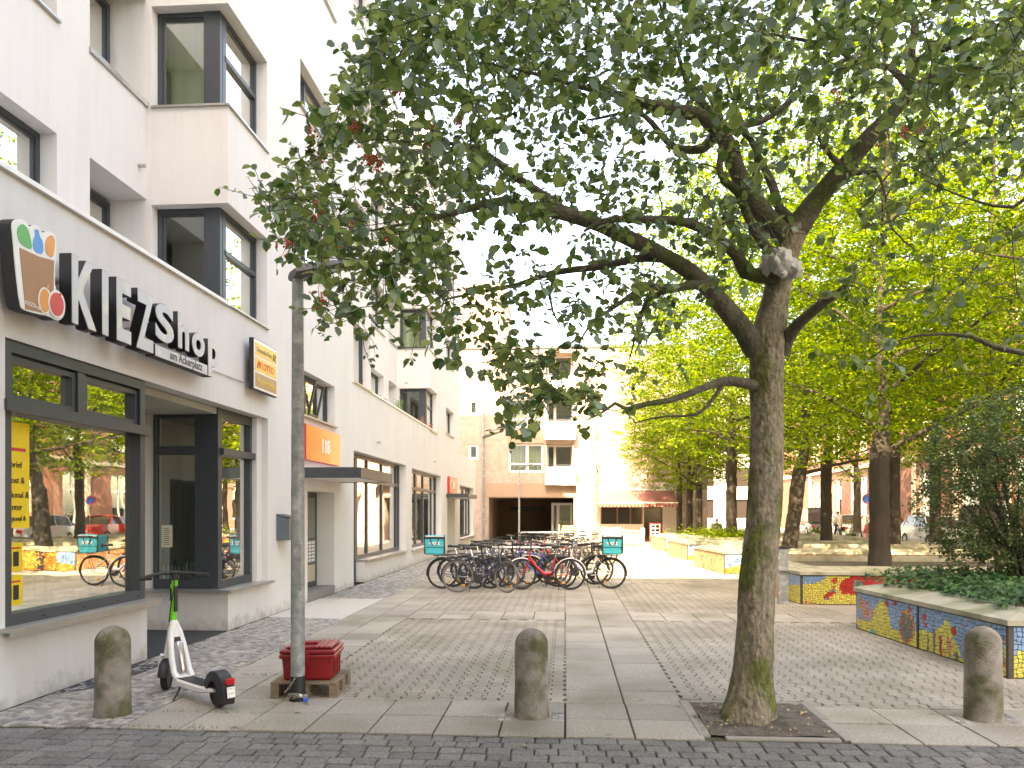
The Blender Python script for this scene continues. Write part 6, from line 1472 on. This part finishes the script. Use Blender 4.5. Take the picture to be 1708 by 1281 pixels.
# ---------------------------------------------------------------- parked cars
def car(lab,X,Y,col,van=0,rz=0):
    t=thing('parked_car',lab,'car',(X,Y,0),rz,'cars parked along the street'); pm=mat('car_paint',col,.3,.03,2,coat=.8); W=.88; L=4.3 if not van else 4.9; H_=1.45 if not van else 1.95
    # body lofted along its length (local y)
    x=MB(); secs=[]
    for (u,zb,zt,wd) in ((0,.35,.62,.72),(.03,.25,.78,.82),(.12,.20,.88,.87),(.28,.20,.95,.88),(.75,.20,.98,.88),(.93,.22,.95,.86),(.985,.28,.85,.80),(1,.4,.6,.74)):
        y=L*u; secs.append([(-wd,y,zb),(wd,y,zb),(wd*1.0,y,zt*.6),(wd*.96,y,zt),(-wd*.96,y,zt),(-wd*1.0,y,zt*.6)])
    loft(x,secs); x.build('body',pm,t,smooth=True)
    c0,c1,c2,c3=(.25,.40,.84,.97) if not van else (.14,.26,.96,.99)
    x=MB(); loft(x,[[(-.82,L*c0,.93),(.82,L*c0,.93),(.82,L*c0+.02,.94),(-.82,L*c0+.02,.94)],[(-.82,L*c0+.1,.94),(.82,L*c0+.1,.94),(.66,L*c1,H_),(-.66,L*c1,H_)],[(-.82,L*(c2+.05),.94),(.82,L*(c2+.05),.94),(.66,L*c2,H_),(-.66,L*c2,H_)],[(-.8,L*c3,.93),(.8,L*c3,.93),(.8,L*c3-.03,.96),(-.8,L*c3-.03,.96)]]); cab=x.build('windows',M['dark_glass'],t,smooth=True)
    x=MB(); x.bbox(-.67,.67,L*c1-.02,L*c2+.02,H_-.015,H_+.03,.02)
    for sx_ in (-1,1):
        for (a,b) in (((c0+.02)*L,c1*L),((c2+.045)*L,c2*L),(L*.6,L*.6)): x.tube([(sx_*.80,a,.94),(sx_*.665,b,H_)],.035,6)
    x.build('roof',pm,t)
    for sx_ in (-1,1):
        for u in (.2,.8):
            T=lambda p,q,s_:(sx_*.80+s_,L*u+p,.31+q); x=MB(); x.lathe([(.19,-.10),(.30,-.10),(.315,-.07),(.315,.07),(.30,.10),(.19,.10)],20,T=T,close=True); o=x.build('wheel',M['rubber'],t,smooth=True)
            x=MB(); x.lathe([(.01,-.09),(.19,-.09),(.19,.09),(.01,.09)],14,T=T); x.build('rim',M['steel'],o)
        x=MB(); x.bbox(sx_*.70-.12,sx_*.70+.12,-.005,.05,.62,.74,.01); x.build('tail_light',M['lamp_red'],t)
        x=MB(); x.bbox(sx_*.68-.13,sx_*.68+.13,L-.06,L+.0,.62,.73,.01); x.build('headlight',M['chrome'],t)
    x=MB(); x.box(-.26,.26,-.012,.0,.48,.59); x.build('number_plate',M['white'],t)
car('white hatchback parked nearest on the street',17.9,24,(.7,.7,.7)); car('silver van parked behind the white hatchback',17.9,30.5,(.30,.31,.32),1)
car('silver saloon parked in the middle of the street row',17.9,37,(.45,.45,.45)); car('dark red car parked seen through the shrub',17.9,43,(.30,.02,.02)); car('white car parked far along the street',17.9,49,(.7,.7,.72)); car('black van parked last in the row along the street',17.9,55.5,(.02,.02,.025),1)
# traffic sign
v=at(1446,870,38.5); t=thing('traffic_sign','small round no stopping sign on a thin pole beside the planter tree','sign',(v.x,38.5,0)); x=MB(); x.tube([(0,0,0),(0,0,2.6)],.03,8); x.build('sign_pole',M['galv'],t)
x=MB(); x.lathe([(.24,-.012),(.24,.0)],24,T=lambda a,b,c:(a,-c-.03,2.3+b)); x.build('red_ring',M['sign_red'],t); x=MB(); x.lathe([(.19,-.012),(.19,.006)],24,T=lambda a,b,c:(a,-c-.032-.004,2.3+b)); x.build('blue_disc',M['padlock_blue'],t)

# ---------------------------------------------------------------- people
def skin_mesh(chains,name,m,parent):
    vs=[];es=[];rd=[]
    for ch_ in chains:
        prev=None
        for (p,r_) in ch_:
            key=None
            for i,q in enumerate(vs):
                if (Vector(q)-Vector(p)).length<1e-4: key=i;break
            if key is None: vs.append(tuple(p)); rd.append(r_); key=len(vs)-1
            if prev is not None and prev!=key: es.append((prev,key))
            prev=key
    me=bpy.data.meshes.new(name); me.from_pydata(vs,es,[]); o=bpy.data.objects.new(name,me); COL.objects.link(o)
    md=o.modifiers.new('s','SKIN'); md.use_smooth_shade=True
    for i,sv_ in enumerate(me.skin_vertices[0].data): sv_.radius=(rd[i],rd[i]); sv_.use_root=(i==0)
    sb=o.modifiers.new('b','SUBSURF'); sb.levels=2; sb.render_levels=2
    dg=bpy.context.evaluated_depsgraph_get(); dg.update(); m2=bpy.data.meshes.new_from_object(o.evaluated_get(dg)); bpy.data.objects.remove(o)
    m2.name=name; m2.materials.clear(); m2.materials.append(m); m2.polygons.foreach_set('use_smooth',[True]*len(m2.polygons)); o=bpy.data.objects.new(name,m2); COL.objects.link(o); o.parent=parent; return o
SK=plain('skin',(.45,.27,.19),.6)
def body(t,J):
    ch_=[[(J['pel'],.125),(J['w'],.115),(J['ch'],.135),(J['nk'],.055),(J['hd0'],.06),(J['hd'],.092),(J['hd1'],.07)]]
    for s_ in 'LR':
        ch_.append([(J['ch'],.135),(J['sh'+s_],.06),(J['el'+s_],.042),(J['wr'+s_],.028),(J['ha'+s_],.035)])
        ch_.append([(J['pel'],.125),(J['hi'+s_],.085),(J['kn'+s_],.058),(J['an'+s_],.038),(J['to'+s_],.035)])
    skin_mesh(ch_,'body',SK,t)
    def cl_(lst,k): return [(p,r_*k) for p,r_ in lst]
    return ch_
v=onground(1398,905)
t=thing('person','person in pale coat and dark trousers walking away, bag at the side','person',(v.x,v.y,0),R(20))
J=dict(pel=(0,0,.95),w=(0,.0,1.12),ch=(0,.01,1.35),nk=(0,.01,1.50),hd0=(0,.02,1.56),hd=(0,.03,1.63),hd1=(0,.03,1.71),shL=(-.18,0,1.43),shR=(.18,0,1.43),elL=(-.24,-.06,1.16),elR=(.24,.03,1.16),wrL=(-.23,.08,.93),wrR=(.26,.10,.93),haL=(-.23,.10,.84),haR=(.26,.13,.85),hiL=(-.09,0,.88),hiR=(.09,0,.88),knL=(-.09,.14,.50),knR=(.09,-.08,.48),anL=(-.09,.16,.09),anR=(.09,-.30,.14),toL=(-.09,.30,.035),toR=(.09,-.20,.04))
body(t,J)
coat=plain('pale_coat',(.55,.50,.45),.9); trs=plain('dark_trousers',(.03,.03,.035),.9)
skin_mesh([[(J['w'],.15),(J['ch'],.165),((0,.01,1.47),.09)],[(J['w'],.15),(J['pel'],.16),((0,0,.72),.18)],[(J['ch'],.165),(J['shL'],.08),(J['elL'],.06),((-.23,.06,.97),.048)],[(J['ch'],.165),(J['shR'],.08),(J['elR'],.06),((.26,.08,.97),.048)]],'coat',coat,t)
skin_mesh([[((0,0,.9),.13),(J['hiL'],.10),(J['knL'],.072),((-.09,.16,.12),.055)],[((0,0,.9),.13),(J['hiR'],.10),(J['knR'],.072),((.09,-.28,.17),.055)]],'trousers',trs,t)
skin_mesh([[((0,.0,1.62),.098),((0,-.01,1.70),.088),((0,-.02,1.56),.07)]],'hair',plain('dark_hair',(.04,.025,.015),.7),t)
x=MB(); x.bbox(.26,.36,-.12,.14,.62,.86,.02); x.build('shoulder_bag',M['black'],t)
v=at(1195,880,36.0)
t=thing('person','person in a dark jacket sitting at the edge of the far planter','person',(v.x,36.0,.14),R(180))
J=dict(pel=(0,0,.50),w=(0,.0,.68),ch=(0,.05,.90),nk=(0,.07,1.05),hd0=(0,.09,1.11),hd=(0,.11,1.18),hd1=(0,.11,1.26),shL=(-.18,.04,.98),shR=(.18,.04,.98),elL=(-.24,.08,.72),elR=(.24,.08,.72),wrL=(-.12,.26,.66),wrR=(.12,.26,.66),haL=(-.06,.31,.66),haR=(.06,.31,.66),hiL=(-.09,.04,.48),hiR=(.09,.04,.48),knL=(-.11,.46,.52),knR=(.11,.46,.52),anL=(-.11,.48,.10),anR=(.11,.48,.10),toL=(-.11,.60,.04),toR=(.11,.60,.04))
body(t,J)
skin_mesh([[((0,0,.52),.155),(J['w'],.15),(J['ch'],.165),((0,.06,1.01),.09)],[(J['ch'],.165),(J['shL'],.08),(J['elL'],.062),((-.14,.23,.66),.048)],[(J['ch'],.165),(J['shR'],.08),(J['elR'],.062),((.14,.23,.66),.048)]],'jacket',plain('dark_jacket',(.05,.055,.07),.8),t)
skin_mesh([[((0,0,.50),.13),(J['hiL'],.10),(J['knL'],.075),((-.11,.48,.14),.055)],[((0,0,.50),.13),(J['hiR'],.10),(J['knR'],.075),((.11,.48,.14),.055)]],'trousers',trs,t)
skin_mesh([[((0,.08,1.17),.098),((0,.07,1.25),.088)]],'hair',M['dark_hair'],t)
